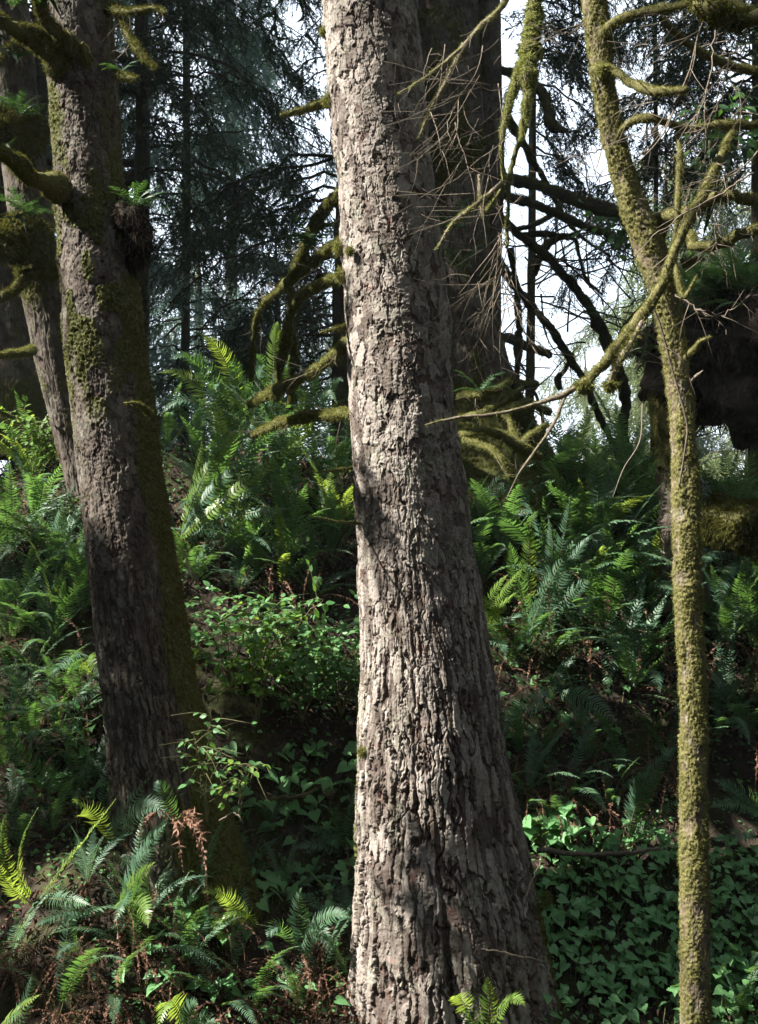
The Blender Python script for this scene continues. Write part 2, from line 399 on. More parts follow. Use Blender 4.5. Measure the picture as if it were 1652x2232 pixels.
    g1 = fbm(wu * 2, wv * .7, seed + 90, nu * 2, 3); cr1 = np.exp(-(g1 / .05) ** 2) * sst(-.05, .2, fbm(u, v * .8, seed + 95, nu, 2)) * (1 - wl)
    cr = np.clip(np.maximum(np.maximum((cov < 0) * .55, cr2), cr1), 0, 1)
    h = (.010 + .006 * wl) * big + .0045 * (hc * (1 - wl) + 1.1 * hd * wl) + .0021 * fine - .010 * cr1 - .016 * cr2 + .028 * sc * fbm(TH / (2 * np.pi) * 5, v * .3, seed + 30, 5, 3)
    bare = ((cov < 0) & (idc < 0)).astype(float)
    h = (h - h.mean(1, keepdims=True)) * A * min(1, sc * 1.15)
    mo = mossf(TH, YS) if mossf is not None else np.zeros(TH.shape)
    mo = mo + .25 * fbm(u * .8, v * .8, seed + 70, nu * 1, 3) * (mo > .05)
    h = h + .012 * np.clip(mo, 0, 1) * (1 + fbm(u * 4, v * 6, seed + 71, nu * 4, 3))
    h = h - .011 * float(np.mean(np.clip(mo, 0, 1))) - (.006 if nfuzz > 50000 else 0)
    if lobes is not None: RR = RR * (1 + lobes(TH, YS))
    rad = RR + h
    X = cx[:, None] + rad * np.cos(TH); YP = Y + rad * np.sin(TH)
    V = np.stack([X, YP, Z], -1).reshape(-1, 3)
    n = len(ys); i = np.arange(n - 1)[:, None] * nth; j = np.arange(nth)[None, :]; jn = (j + 1) % nth
    Q = np.stack([i + j, i + jn, i + nth + jn, i + nth + j], -1).reshape(-1, 4)
    at = np.stack([(.7 * i1 + .3 * j1).ravel(), (1 - cr).ravel(), np.clip(mo, 0, 1).ravel(), (1 - .9 * bare).ravel()], -1)
    o = mk(name, V, Q, M[mt], parent, {'bark': at})
    if nfuzz:
        w = (np.clip(mo - .3, 0, 1) * (np.sin(TH) < .35) * (YS > vis[0]) * (YS < vis[1])).ravel(); w = w / w.sum()
        k = rng.choice(len(w), nfuzz, p=w)
        nr = np.stack([np.cos(TH), np.sin(TH), np.zeros(TH.shape)], -1).reshape(-1, 3)[k]
        fuzz('moss', V[k] + rng.normal(0, .004, (nfuzz, 3)), nr, fl, M[mossmat], o)
    return o
# ================================================================ THE BIG TREES
def base_of(keys, Y):
    k = max(keys, key=lambda q: q[0]); return P((k[1] + k[2]) / 2, k[0], Y)
# ---- main sunlit spruce
YM = 7.5
mk_keys = [(-1500, 715, 850), (-600, 705, 880), (0, 706, 908), (200, 719, 926), (400, 735, 945), (600, 746, 966), (800, 757, 986), (1000, 769, 1006), (1200, 783, 1030),
           (1400, 785, 1062), (1600, 783, 1095), (1700, 780, 1110), (1800, 777, 1128), (1900, 773, 1150), (2000, 769, 1172), (2100, 766, 1190), (2232, 758, 1215), (2330, 745, 1245)]
main = thing('spruce_tree', base_of(mk_keys, YM), 'straight spruce in the middle with flaky grey bark lit by sun on one side', 'tree', 'large old spruce trunks')
def main_lobes(TH, YS):
    a = np.degrees((TH - 1.5 * np.pi + np.pi) % (2 * np.pi) - np.pi)      # 0 faces the viewer
    s = sst(1750, 2150, YS)
    t2 = .10 * s * np.cos(np.radians((a - 52) * 3.2)) * (np.abs(a - 52) < 56)
    crease = -.14 * s * np.exp(-((a + 3 - 6 * (YS - 2000) / 250) / 8.5) ** 2)
    return crease + t2 * .7 + .05 * sst(1500, 2200, YS) * np.cos(TH * 5 + 1.1)
def main_moss(TH, YS):
    a = np.degrees((TH - 1.5 * np.pi + np.pi) % (2 * np.pi) - np.pi)
    m = .55 * np.exp(-((a + 92) / 14) ** 2) * (sst(1500, 1750, YS) * (1 - sst(1950, 2100, YS)) + .45 * (YS < 700) * (np.sin(YS / 37) > .3))
    m = m + .9 * sst(52, 80, a) * (a < 130) * sst(1750, 2000, YS)
    return m + .5 * sst(2150, 2300, YS)
trunk(main, mk_keys, YM, 'bark', cell=(.072, .105, .15), amp=(1.1, 1.35), dy=1.5, nth=640, lobes=main_lobes, mossf=main_moss, seed=101, nfuzz=2600)
def stubb(par, pts, r, moss='moss', **k): return branch(par, pts, [q * .62 for q in r], 'bark_moss', moss, **k)
stubb(main, [(752, 604, 7.55), (700, 622, 7.8), (655, 650, 8.0), (632, 690, 8.1), (624, 745, 8.2), (612, 800, 8.4), (602, 870, 8.6)], [.055, .05, .045, .045, .05, .04, .035], n=70)
stubb(main, [(762, 745, 7.55), (722, 780, 7.7), (680, 812, 7.9), (625, 842, 8.3), (580, 862, 8.7), (545, 882, 9.2)], [.05, .06, .05, .055, .05, .03])
stubb(main, [(770, 903, 7.6), (705, 905, 8.0), (655, 912, 8.3), (605, 925, 8.7), (545, 950, 9.2)], [.05, .055, .055, .05, .03])
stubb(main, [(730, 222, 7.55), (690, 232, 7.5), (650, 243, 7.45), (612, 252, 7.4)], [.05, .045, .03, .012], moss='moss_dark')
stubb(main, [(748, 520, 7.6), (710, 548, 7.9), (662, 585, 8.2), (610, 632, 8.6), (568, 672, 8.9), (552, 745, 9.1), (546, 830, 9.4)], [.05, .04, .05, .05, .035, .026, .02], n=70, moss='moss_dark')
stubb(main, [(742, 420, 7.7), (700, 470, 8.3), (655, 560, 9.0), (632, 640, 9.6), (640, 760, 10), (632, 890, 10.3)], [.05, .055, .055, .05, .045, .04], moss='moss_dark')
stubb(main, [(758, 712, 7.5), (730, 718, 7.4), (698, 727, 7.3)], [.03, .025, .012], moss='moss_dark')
stubb(main, [(780, 1020, 7.5), (735, 1024, 7.35), (688, 1031, 7.2)], [.02, .014, .006], L=.012)
stubb(main, [(790, 1142, 7.4), (735, 1136, 7.2), (684, 1126, 7.05)], [.012, .01, .005], L=.009)
for px, py, r in ((717, 215, .06), (762, 548, .03), (738, 540, .05), (872, 310, .045), (735, 245, .04), (742, 600, .05), (884, 480, .025), (790, 1640, .035), (705, 70, .03), (1178, 1830, .05), (1190, 1960, .05)):
    p = P(px, py, 7.3 if 760 < px < 900 else 7.46); n_ = 700
    d = nrmz(rng.normal(0, 1, (n_, 3)))
    o = fuzz('moss_tuft', p + d * r * U(.2, .8, (n_, 1)) * [1, 1, 1.3], d, .022, M['moss'], main)
# ---- the hanging mossy branch and its dry twigs, part of the main spruce
hb = branch(main, [(850, -900, 7.5), (960, -560, 7.2), (1090, -300, 7.0), (1158, -90, 6.9), (1163, 40, 6.9), (1155, 110, 6.88), (1140, 165, 6.86)], [.06, .055, .05, .04, .04, .052, .045], 'bark_moss', 'moss_lit', dens=4200, L=.03, n=90, m=14)
branch(main, [(1138, 140, 6.88), (1112, 220, 6.85), (1096, 290, 6.8), (1093, 350, 6.8), (1098, 405, 6.78), (1062, 460, 6.75)], [.032, .026, .018, .014, .014, .011], 'bark_moss', 'moss_lit', L=.018)
branch(main, [(1150, 130, 6.86), (1150, 200, 6.84), (1142, 280, 6.8), (1120, 345, 6.8), (1108, 425, 6.8), (1106, 540, 6.8)], [.04, .034, .02, .015, .012, .008], 'bark_moss', 'moss_lit', L=.018)
branch(main, [(1150, -120, 6.9), (1100, 5, 6.9), (1048, 58, 6.85), (1000, 110, 6.8), (938, 160, 6.75), (868, 205, 6.7)], [.02, .022, .013, .009, .006, .003], 'twig', 'moss_lit', L=.014, dens=1500)
branch(main, [(1010, 95, 6.85), (980, 165, 6.8), (942, 235, 6.75), (912, 300, 6.7)], [.01, .011, .009, .003], 'twig', 'moss', L=.016)
branch(main, [(1095, 400, 6.75), (1020, 460, 6.7), (985, 490, 6.7), (950, 545, 6.65)], [.014, .012, .009, .003], 'twig', 'moss_lit', L=.018)
branch(main, [(1045, 380, 6.8), (1048, 430, 6.8), (1052, 475, 6.8)], [.012, .013, .004], 'twig', 'moss', L=.02)
acc = Acc()
for k in range(24):
    x, y = U(1040, 1125), U(180, 620)
    a = P(x, y, U(6.6, 6.9)); b = P(x - U(40, 300), y + U(-20, 190), U(6.3, 6.8))
    tube_twigs(acc, a, b - a, np.linalg.norm(b - a), .0025, 2, 3, .3, .3)
for k in range(16):
    x, y = U(930, 1100), U(60, 330)
    a = P(x, y, 6.75); b = P(x - U(-40, 130), y + U(60, 170), U(6.4, 6.7))
    tube_twigs(acc, a, b - a, np.linalg.norm(b - a), .0032, 1, 3, .35, .28)
for k in range(20):
    x, y = U(1085, 1115), U(480, 680)
    a = P(x, y, 6.8); b = P(x + U(-110, 130), y + U(80, 260), U(6.5, 6.9))
    tube_twigs(acc, a, b - a, np.linalg.norm(b - a), .0036, 2, 3, .4, .3)
tw = acc.build('twigs', M['twig'], main); tw['kind'] = 'stuff'
# ---- leaning spruce on the left
YL = 8.0
lk = [(-1500, 30, 150), (-500, 62, 205), (0, 84, 238), (200, 106, 254), (400, 120, 268), (600, 130, 297), (800, 146, 320), (1000, 166, 345), (1200, 190, 378), (1400, 211, 410),
      (1600, 234, 448), (1700, 244, 470), (1800, 246, 502), (1880, 243, 530), (1960, 236, 560), (2060, 215, 600)]
left = thing('spruce_tree', base_of(lk, YL), 'leaning spruce with brown flaky bark and a mossy strip down one side', 'tree', 'large old spruce trunks')
def left_moss(TH, YS):
    a = np.degrees((TH - 1.5 * np.pi + np.pi) % (2 * np.pi) - np.pi)
    m = 1.0 * sst(30, 62, a - 6 * np.sin(YS / 60)) * (a < 160) * (.3 + .7 * sst(550, 950, YS))
    m = m + .62 * np.exp(-((YS - 640) / 260) ** 2) * (vn(YS / 60, TH * 3, 77) > .55)
    m = m + .8 * np.exp(-((a + 50) / 18) ** 2) * np.exp(-((YS - 270) / 90) ** 2)
    return m + 1. * sst(1650, 1850, YS) * sst(-10, 40, a) + .2
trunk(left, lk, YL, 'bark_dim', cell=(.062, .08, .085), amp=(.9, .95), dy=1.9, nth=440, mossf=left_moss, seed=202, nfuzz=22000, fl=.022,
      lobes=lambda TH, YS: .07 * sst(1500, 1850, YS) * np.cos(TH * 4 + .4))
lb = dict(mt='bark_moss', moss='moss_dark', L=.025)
branch(left, [(135, 425, 7.85), (98, 400, 7.6), (60, 378, 7.4), (25, 345, 7.2), (-40, 318, 7.0)], [.085, .06, .05, .045, .04], **lb)
branch(left, [(132, 140, 7.85), (95, 100, 7.6), (60, 75, 7.4), (0, 45, 7.2), (-60, 20, 7)], [.08, .06, .055, .045, .04], **lb)
branch(left, [(150, 100, 7.75), (122, 70, 7.55), (98, 40, 7.4), (80, -20, 7.2)], [.06, .04, .035, .03], **lb)
branch(left, [(185, 135, 7.7), (182, 115, 7.6), (180, 92, 7.55)], [.04, .028, .008], **lb)
branch(left, [(235, 22, 7.9), (285, 26, 7.7), (340, 18, 7.6), (360, 28, 7.5)], [.025, .018, .014, .008], **lb)
branch(left, [(250, 160, 7.9), (275, 168, 7.8), (300, 172, 7.7)], [.03, .022, .01], **lb)
branch(left, [(250, 10, 7.9), (278, 70, 7.8), (300, 110, 7.7), (340, 150, 7.6)], [.03, .024, .02, .008], **lb)
branch(left, [(330, 905, 7.7), (300, 880, 7.65), (270, 878, 7.66)], [.015, .01, .006], **lb)
# burl with hanging roots
bp = P(292, 512, 7.85)
V, T, Q, inf = tube_geo(spline([P(262, 430, 7.9), P(285, 470, 7.85), P(300, 520, 7.85), P(285, 590, 7.9)], 20), np.array([.05, .08, .10, .115, .12, .12, .125, .125, .12, .12, .115, .11, .11, .1, .1, .09,   .08, .07, .06, .04]) * .62, 26, .8, 5, 12)
a = np.zeros((len(V), 4)); a[:, 0] = .2; a[:, 1] = .3; a[:, 2] = .35; a[:, 3] = 1
bo = mk('burl', V, [T, Q], M['rot'], left, {'bark': a}); bo['label'] = 'dark bulging burl with hanging rootlets'
p_, n_ = tube_samples(inf, 5000); fuzz('moss', p_, n_, .08, M['roots'], bo, w=.06, droop=2.4)
# ---- two trunks at the far left
k1 = [(-1500, -70, 30), (-300, -62, 38), (0, -50, 46), (400, -20, 62), (700, -8, 84), (900, -30, 105), (1000, -60, 130)]
t1 = thing('spruce_tree', base_of(k1, 11.2), 'dark spruce trunk at the picture edge with a mossy foot', 'tree', 'large old spruce trunks')
trunk(t1, k1, 11.2, 'bark_dim', cell=(.07, .09, .1), amp=(.8, .9), dy=4, nth=220, seed=303, vis=(-20, 1020), nfuzz=5000, fl=.03,
      mossf=lambda TH, YS: .9 * sst(760, 900, YS) + .4 * (vn(YS / 80, TH * 2, 5) > .6))
k2 = [(-1500, -110, 10), (-300, -80, 35), (0, -45, 62), (200, -20, 80), (400, 10, 105), (520, 25, 118), (600, 40, 132), (700, 58, 150), (800, 80, 165), (900, 104, 182), (1000, 130, 204), (1080, 150, 222)]
t2 = thing('spruce_tree', base_of(k2, 9.6), 'slanting spruce trunk close behind the mossy leaning one', 'tree', 'large old spruce trunks')
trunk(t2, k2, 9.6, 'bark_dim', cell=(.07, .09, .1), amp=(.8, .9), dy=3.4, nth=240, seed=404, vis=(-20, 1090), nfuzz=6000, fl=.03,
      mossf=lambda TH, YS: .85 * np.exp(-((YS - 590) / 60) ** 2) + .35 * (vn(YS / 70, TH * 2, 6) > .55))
branch(t2, [(72, 764, 9.2), (35, 770, 9.0), (-20, 780, 8.8)], [.04, .03, .025], 'bark_moss', 'moss', L=.025)
branch(t2, [(60, 300, 9.4), (30, 290, 9.0), (-30, 300, 8.7)], [.13, .13, .12], 'bark_moss', 'moss_dark', L=.06, m=18)
branch(t2, [(70, 530, 9.3), (40, 520, 9.0), (-20, 540, 8.7)], [.13, .13, .11], 'bark_moss', 'moss_dark', L=.06, m=18)
branch(t2, [(135, 600, 9.3), (80, 590, 9.2), (20, 640, 9.0), (-30, 655, 8.9)], [.06, .045, .03, .02], 'bark_moss', 'moss_dark', L=.025)
branch(t2, [(62, 95, 9.4), (25, 100, 9.0), (0, 130, 8.8), (-20, 160, 8.7)], [.04, .03, .025, .02], 'bark_moss', 'moss_dark', L=.025)
# ---- twin spruce behind the main trunk
YB = 10.2
k3 = [(-1500, 900, 1010), (0, 903, 1045), (200, 914, 1052), (400, 930, 1062), (600, 948, 1075), (700, 960, 1086), (800, 975, 1112), (880, 985, 1142), (960, 975, 1178), (1060, 950, 1230), (1120, 930, 1260)]
twin = thing('spruce_tree', base_of(k3, YB), 'shaded twin-stemmed spruce half hidden behind the sunlit trunk with a flared mossy base', 'tree', 'large old spruce trunks')
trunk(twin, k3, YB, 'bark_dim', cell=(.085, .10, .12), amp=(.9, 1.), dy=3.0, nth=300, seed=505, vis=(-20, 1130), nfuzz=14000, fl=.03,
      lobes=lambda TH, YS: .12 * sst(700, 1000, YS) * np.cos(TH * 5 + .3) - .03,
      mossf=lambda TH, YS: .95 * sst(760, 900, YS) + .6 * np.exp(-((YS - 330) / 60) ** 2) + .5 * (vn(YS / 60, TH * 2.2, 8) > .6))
k3b = [(-1500, 1010, 1060), (0, 1036, 1090), (200, 1046, 1094), (400, 1050, 1098), (600, 1052, 1092), (760, 1040, 1092), (900, 1020, 1090)]
trunk(twin, k3b, 10.5, 'bark_dim', cell=(.07, .1, .12), amp=(.8, .9), dy=4, nth=150, seed=606, vis=(-20, 900), mossf=lambda TH, YS: .3 + 0 * TH, name='trunk')
tb = dict(mt='limb', moss='moss_dark', L=.012, rough=.4)
for pts, r in (
    ([(1085, 385, 10.4), (1160, 402, 10.3), (1225, 426, 10.2), (1290, 446, 10.1), (1370, 467, 10), (1430, 478, 10), (1446, 510, 10)], [.08, .075, .08, .085, .08, .07, .05]),
    ([(1095, 425, 10.5), (1180, 452, 10.6), (1245, 480, 10.7), (1310, 506, 10.8), (1365, 524, 10.9)], [.065, .06, .06, .055, .05]),
    ([(1080, 470, 10.5), (1150, 525, 10.6), (1230, 600, 10.8), (1285, 672, 10.9), (1322, 745, 11), (1348, 805, 11.1), (1362, 880, 11.2), (1358, 940, 11.2), (1384, 1020, 11.3)], [.07, .07, .075, .08, .085, .09, .085, .075, .06]),
    ([(1080, 560, 10.5), (1150, 660, 10.7), (1200, 715, 10.8), (1240, 782, 11), (1272, 830, 11), (1312, 920, 11.2), (1350, 1000, 11.3)], [.06, .065, .06, .055, .055, .05, .05]),
    ([(1080, 730, 10.3), (1135, 748, 10.2), (1200, 776, 10.1)], [.06, .07, .04]),
    ([(1112, 540, 10.8), (1126, 640, 10.8), (1130, 740, 10.8), (1126, 840, 10.9)], [.05, .05, .055, .045]),
    ([(1165, 600, 11), (1185, 545, 11), (1215, 520, 11), (1252, 522, 11), (1262, 560, 11), (1280, 612, 11), (1310, 640, 11)], [.05, .055, .05, .04, .03, .025, .015]),
    ([(1120, 500, 10.8), (1165, 490, 10.8), (1210, 462, 10.9), (1230, 430, 11)], [.04, .04, .04, .03]),
    ([(1135, 512, 10.8), (1180, 510, 10.8), (1200, 512, 10.8), (1240, 512, 10.9), (1300, 505, 11)], [.04, .05, .045, .02, .008]),
    ([(1222, 850, 11), (1216, 825, 11), (1235, 800, 11), (1250, 770, 11)], [.045, .05, .03, .015]),
    ([(1100, 830, 10.2), (1135, 838, 10), (1170, 838, 9.9)], [.06, .06, .05]),
    ([(1100, 250, 10.5), (1150, 330, 10.9), (1190, 400, 11.2), (1250, 500, 11.5), (1330, 560, 11.8)], [.07, .06, .045, .03, .015]),
    ([(1090, 150, 10.5), (1180, 200, 10.4), (1200, 270, 10.3), (1225, 285, 10.2)], [.06, .06, .07, .04])):
    branch(twin, pts, [q * .56 for q in r], **tb)
rb = dict(mt='bark_moss', moss='moss', L=.022, dens=1300)
for pts, r in (
    ([(1000, 865, 9.6), (1040, 862, 9.4), (1075, 852, 9.4), (1110, 832, 9.5)], [.05, .045, .045, .04]),
    ([(1000, 912, 9.5), (1050, 900, 9.35), (1090, 880, 9.4), (1140, 845, 9.6)], [.04, .04, .04, .03]),
    ([(1000, 950, 9.4), (1050, 940, 9.2), (1100, 952, 9.1), (1140, 980, 9.1), (1180, 1000, 9.2)], [.045, .04, .045, .05, .04]),
    ([(1085, 900, 9.4), (1110, 920, 9.3), (1130, 965, 9.2), (1160, 950, 9.2), (1190, 925, 9.3)], [.03, .035, .05, .04, .035]),
    ([(1010, 960, 9.3), (1060, 975, 9.1), (1090, 1000, 9.0), (1120, 1040, 9.0)], [.04, .04, .035, .03]),
    ([(1200, 900, 10), (1160, 880, 9.9), (1130, 885, 9.8), (1090, 905, 9.7)], [.05, .05, .05, .05])):
    branch(twin, pts, [q * .7 for q in r], name='root', **rb)
# ---- slender mossy tree on the right
YR = 6.0
k4 = [(-1200, 1190, 1228), (-300, 1244, 1298), (0, 1266, 1322), (100, 1279, 1334), (200, 1291, 1344), (300, 1309, 1361), (400, 1334, 1394), (500, 1364, 1438), (560, 1386, 1462), (620, 1410, 1474), (700, 1430, 1489),
      (800, 1446, 1504), (900, 1457, 1515), (1000, 1462, 1522), (1100, 1462, 1528), (1300, 1466, 1530), (1400, 1474, 1535), (1500, 1479, 1540), (1600, 1480, 1543), (1800, 1480, 1545), (2000, 1479, 1548), (2232, 1481, 1551), (2420, 1478, 1556), (2560, 1462, 1575)]
mossy = thing('mossy_tree', base_of(k4, YR), 'slender crooked tree coated in yellow-green moss', 'tree')
def maple_moss(TH, YS):
    return .68 + .8 * (vn(YS / 34, TH * 2.4, 12) - .5) + .3 * (vn(YS / 120, TH * 1.1, 13) - .5)
ms = trunk(mossy, k4, YR, 'maple', cell=(.05, .05, .05), amp=(.42, .42), dy=2.2, nth=150, seed=707, vis=(-30, 2300), mossf=maple_moss, mossmat='moss', nfuzz=70000, fl=.0095)
mb = dict(mt='maple', moss='moss', L=.012, dens=2400)
branch(mossy, [(1305, 90, 6), (1345, 48, 5.9), (1400, 26, 5.8), (1480, 14, 5.7), (1560, -5, 5.6), (1680, -30, 5.5)], [.03, .026, .022, .02, .018, .016], **mb)
branch(mossy, [(1300, 150, 5.95), (1345, 158, 5.8), (1385, 184, 5.7), (1440, 201, 5.6), (1500, 196, 5.55)], [.026, .024, .02, .019, .012], **mb)
branch(mossy, [(1340, 318, 6), (1356, 285, 5.9), (1385, 262, 5.85), (1425, 258, 5.8), (1500, 280, 5.8), (1555, 272, 5.8), (1600, 275, 5.8), (1680, 268, 5.8)], [.014, .018, .02, .02, .019, .019, .022, .012], **mb)
branch(mossy, [(1602, 278, 5.8), (1565, 350, 5.7), (1538, 412, 5.65), (1500, 482, 5.6), (1470, 552, 5.6), (1432, 640, 5.6), (1370, 725, 5.6), (1302, 808, 5.6), (1262, 842, 5.6)], [.022, .021, .021, .022, .022, .022, .028, .024, .012], **mb)
branch(mossy, [(1264, 840, 5.6), (1225, 862, 5.6), (1150, 885, 5.6), (1060, 906, 5.6), (1000, 910, 5.6), (928, 926, 5.6)], [.012, .012, .007, .007, .008, .003], mt='twig', moss='moss', L=.016, dens=1100)
branch(mossy, [(1410, 680, 5.6), (1378, 740, 5.55), (1352, 785, 5.5), (1330, 832, 5.5)], [.008, .011, .014, .012], mt='twig', moss='moss', L=.03, dens=2500)
branch(mossy, [(1232, 862, 5.6), (1205, 925, 5.55), (1165, 985, 5.5), (1130, 1035, 5.5), (1104, 1088, 5.5)], [.006, .007, .007, .005, .002], mt='twig', moss='moss', L=.012, dens=1200)
branch(mossy, [(1400, 880, 5.8), (1395, 960, 5.75), (1360, 1020, 5.7), (1335, 1085, 5.7)], [.003, .003, .003, .0015], mt='twig')
branch(mossy, [(1478, 288, 5.8), (1482, 350, 5.75), (1478, 430, 5.7), (1474, 500, 5.7), (1466, 535, 5.7)], [.012, .012, .01, .009, .009], **mb)
branch(mossy, [(1435, 520, 6.05), (1448, 478, 6.0), (1500, 462, 5.9), (1540, 440, 5.85), (1580, 424, 5.8), (1620, 432, 5.8), (1690, 450, 5.7)], [.03, .034, .026, .022, .026, .028, .026], **mb)
branch(mossy, [(1490, 505, 6.0), (1505, 512, 5.9), (1512, 534, 5.8), (1560, 534, 5.75), (1610, 515, 5.7), (1690, 482, 5.6)], [.02, .024, .024, .026, .028, .026], **mb)
branch(mossy, [(1485, 575, 6.1), (1510, 568, 6.1), (1535, 566, 6.1)], [.02, .018, .008], mt='maple', moss='moss_dark', L=.016)
branch(mossy, [(1495, 780, 5.95), (1512, 762, 5.9), (1530, 742, 5.85), (1550, 735, 5.8)], [.022, .018, .012, .004], **mb)
branch(mossy, [(1508, 830, 5.95), (1520, 818, 5.9), (1532, 808, 5.86)], [.009, .007, .003], mt='twig')
branch(mossy, [(1470, 560, 5.8), (1478, 610, 5.75), (1490, 650, 5.7), (1520, 600, 5.7)], [.010, .012, .01, .004], **mb)
branch(mossy, [(1440, 40, 5.8), (1500, 95, 5.8), (1560, 130, 5.8), (1610, 150, 5.8), (1690, 165, 5.8)], [.012, .016, .017, .02, .02], **mb)
branch(mossy, [(1500, -20, 5.5), (1550, 20, 5.4), (1600, 45, 5.4), (1690, 30, 5.4)], [.025, .04, .035, .04], mt='maple', moss='moss_dark', L=.035)
branch(mossy, [(1470, -60, 5.7), (1540, -30, 5.6), (1610, 10, 5.5), (1690, 60, 5.5)], [.02, .02, .02, .02], **mb)
for px, py, r, Y in ((1272, 838, .055, 5.6), (1330, 838, .04, 5.5), (1600, 45, .06, 5.4), (1318, 150, .04, 5.85)):
    d = nrmz(rng.normal(0, 1, (1100, 3))); d[:, 2] = -np.abs(d[:, 2]) * 1.2 + .3
    fuzz('moss_tuft', P(px, py, Y) + d * r * U(.1, .8, (1100, 1)), nrmz(d), .03, M['moss'], mossy)
acc = Acc()
for p in ([(1545, -10, 5.6), (1505, 140, 5.6), (1440, 300, 5.6), (1360, 370, 5.6), (1262, 388, 5.6)], [(1640, 375, 5.5), (1560, 430, 5.5), (1470, 480, 5.5), (1380, 560, 5.5)],
          [(1560, 60, 5.5), (1540, 200, 5.5), (1500, 290, 5.5)], [(1590, 120, 5.4), (1570, 220, 5.4), (1520, 300, 5.5)], [(1560, 460, 5.7), (1562, 560, 5.7)],
          [(1300, 30, 6), (1240, 70, 6), (1180, 60, 5.9)], [(1335, 290, 6), (1300, 330, 5.9), (1230, 345, 5.8)], [(1410, 690, 5.65), (1408, 760, 5.6), (1385, 800, 5.6)],
          [(1652, 330, 5.6), (1600, 380, 5.6), (1540, 390, 5.6), (1420, 440, 5.6)], [(1470, 640, 5.9), (1560, 690, 5.8), (1640, 640, 5.8)], [(1500, 470, 5.8), (1500, 420, 5.8), (1540, 340, 5.7)]):
    pts = spline([P(*q) for q in p], 24) + rng.normal(0, .004, (24, 3))
    V, T, Q, _ = tube_geo(pts, np.linspace(.0045, .0018, 24), 4); acc.add(V, T, Q)
    for k in range(3, 22):
        if U() < .45: tube_twigs(acc, pts[k], nrmz(pts[k + 1] - pts[k]) + rng.normal(0, .6, 3), U(.08, .3), .0022, 1, 3, .4, .3)
for k in range(22):
    x, y = U(1400, 1650), U(-20, 300)
    a = P(x, y, 5.7); tube_twigs(acc, a, [U(-1, .4), U(-.4, .4), U(-1, .2)], U(.15, .45), .003, 2, 3, .4, .3)
tw = acc.build('twigs', M['twig'], mossy); tw['kind'] = 'stuff'
# fine creeper stem climbing the slender trunk
cp = np.array([P(x, y, YR - .1 - .0) for x, y in ((1425, 672), (1442, 720), (1458, 780), (1478, 850), (1492, 900), (1498, 940), (1490, 1000), (1480, 1060))])
V, T, Q, _ = tube_geo(spline(cp, 60), .0055, 5, .4, 3, 30)
o = mk('climbing_stem', V, [T, Q], M['wood']); tag(o, 'thin dark stem climbing the slender mossy trunk', 'vine')
# ---- overhanging log and stump at the right
lg = thing('fallen_log', P(1640, 790, 9), 'huge dark rotten log overhanging from the right edge with ferns on top', 'log')
pp = spline([P(1478, 720, 10.2), P(1540, 752, 9.7), P(1615, 785, 9.2), P(1700, 800, 8.9), P(1900, 830, 8.7), P(2250, 1000, 8.6), P(2700, 1330, 8.6)], 60)
V, T, Q, inf = tube_geo(pp, np.interp(np.linspace(0, 1, 60), [0, .06, .15, .3, 1], [.16, .30, .46, .54, .5]), 80, .5, 21, 5)
a = np.zeros((len(V), 4)); a[:, 0] = .1; a[:, 1] = .12; a[:, 2] = np.where(V[:, 2] > pp[30][2] + .1, .7, 0); a[:, 3] = 1
o = mk('log_body', V, [T, Q], M['rot'], lg, {'bark': a})
p_, n_ = tube_samples(inf, 42000); f_ = fuzz('hanging_roots', p_, n_, .11, M['roots'], lg, w=.07, droop=2.2)
p_, n_ = tube_samples(inf, 9000, lambda nn, c: sst(-.1, .5, nn[:, 2])); fuzz('moss', p_, n_, .05, M['moss_dark'], o, droop=1.2)
acc = Acc()
for k in range(36):
    p = P(U(1500, 1660), U(670, 780), U(8.35, 8.6)); tube_twigs(acc, p, [U(-.3, .3), -.2, -1], U(.1, .35), .003, 1, 3, .4, .25)
o = acc.build('rootlets', M['roots'], lg); o['kind'] = 'stuff'
k5 = [(760, 1425, 1480), (800, 1411, 1484), (860, 1413, 1488), (900, 1420, 1492), (1000, 1428, 1502), (1100, 1438, 1518), (1180, 1430, 1540), (1330, 1420, 1560)]
sp_ = thing('tree_stump', base_of(k5, 9.6), 'short mossy stump standing just behind the slender mossy trunk', 'stump')
trunk(sp_, k5, 9.6, 'bark_moss', cell=(.06, .1, .1), amp=(.9, .9), dy=4, nth=160, seed=808, vis=(700, 1200), nfuzz=6000, fl=.028, mossf=lambda TH, YS: .75 - .5 * sst(950, 1100, YS))
for label, a_, b_, r in (('low moss-covered log end beside the ferns at the right edge', (1545, 1130, 8.6), (1720, 1190, 8.2), .17),):
    t = thing('mossy_log', (P(*a_) + P(*b_)) / 2, label, 'log')
    V, T, Q, inf = tube_geo(spline([P(*a_), (P(*a_) + P(*b_)) / 2 + [0, 0, .04], P(*b_)], 30), np.interp(np.linspace(0, 1, 30), [0, .5, 1], [r * .8, r, r]), 30, .4, 31, 7)
    a = np.zeros((len(V), 4)); a[:, 0] = .3; a[:, 1] = .4; a[:, 2] = .6; a[:, 3] = 1
    o = mk('log_body', V, [T, Q], M['bark_moss'], t, {'bark': a})
    p_, n_ = tube_samples(inf, 26000); fuzz('moss', p_, n_, .05, M['moss_dark'], o, droop=1.2)
def stick(label, pts, r, mt='twig'):
    pth = spline([P(*q) for q in pts], 20) + rng.normal(0, .003, (20, 3))
    V, T, Q, _ = tube_geo(pth, np.linspace(r, r * .6, 20), 7, .4, 4, 30)
    o = mk('stick', V, [T, Q], M[mt]); tag(o, label, 'stick')
stick('short broken stick lying in the dark hollow', [(590, 1740, 7.95), (650, 1735, 7.9), (694, 1718, 7.9)], .013, 'limb')
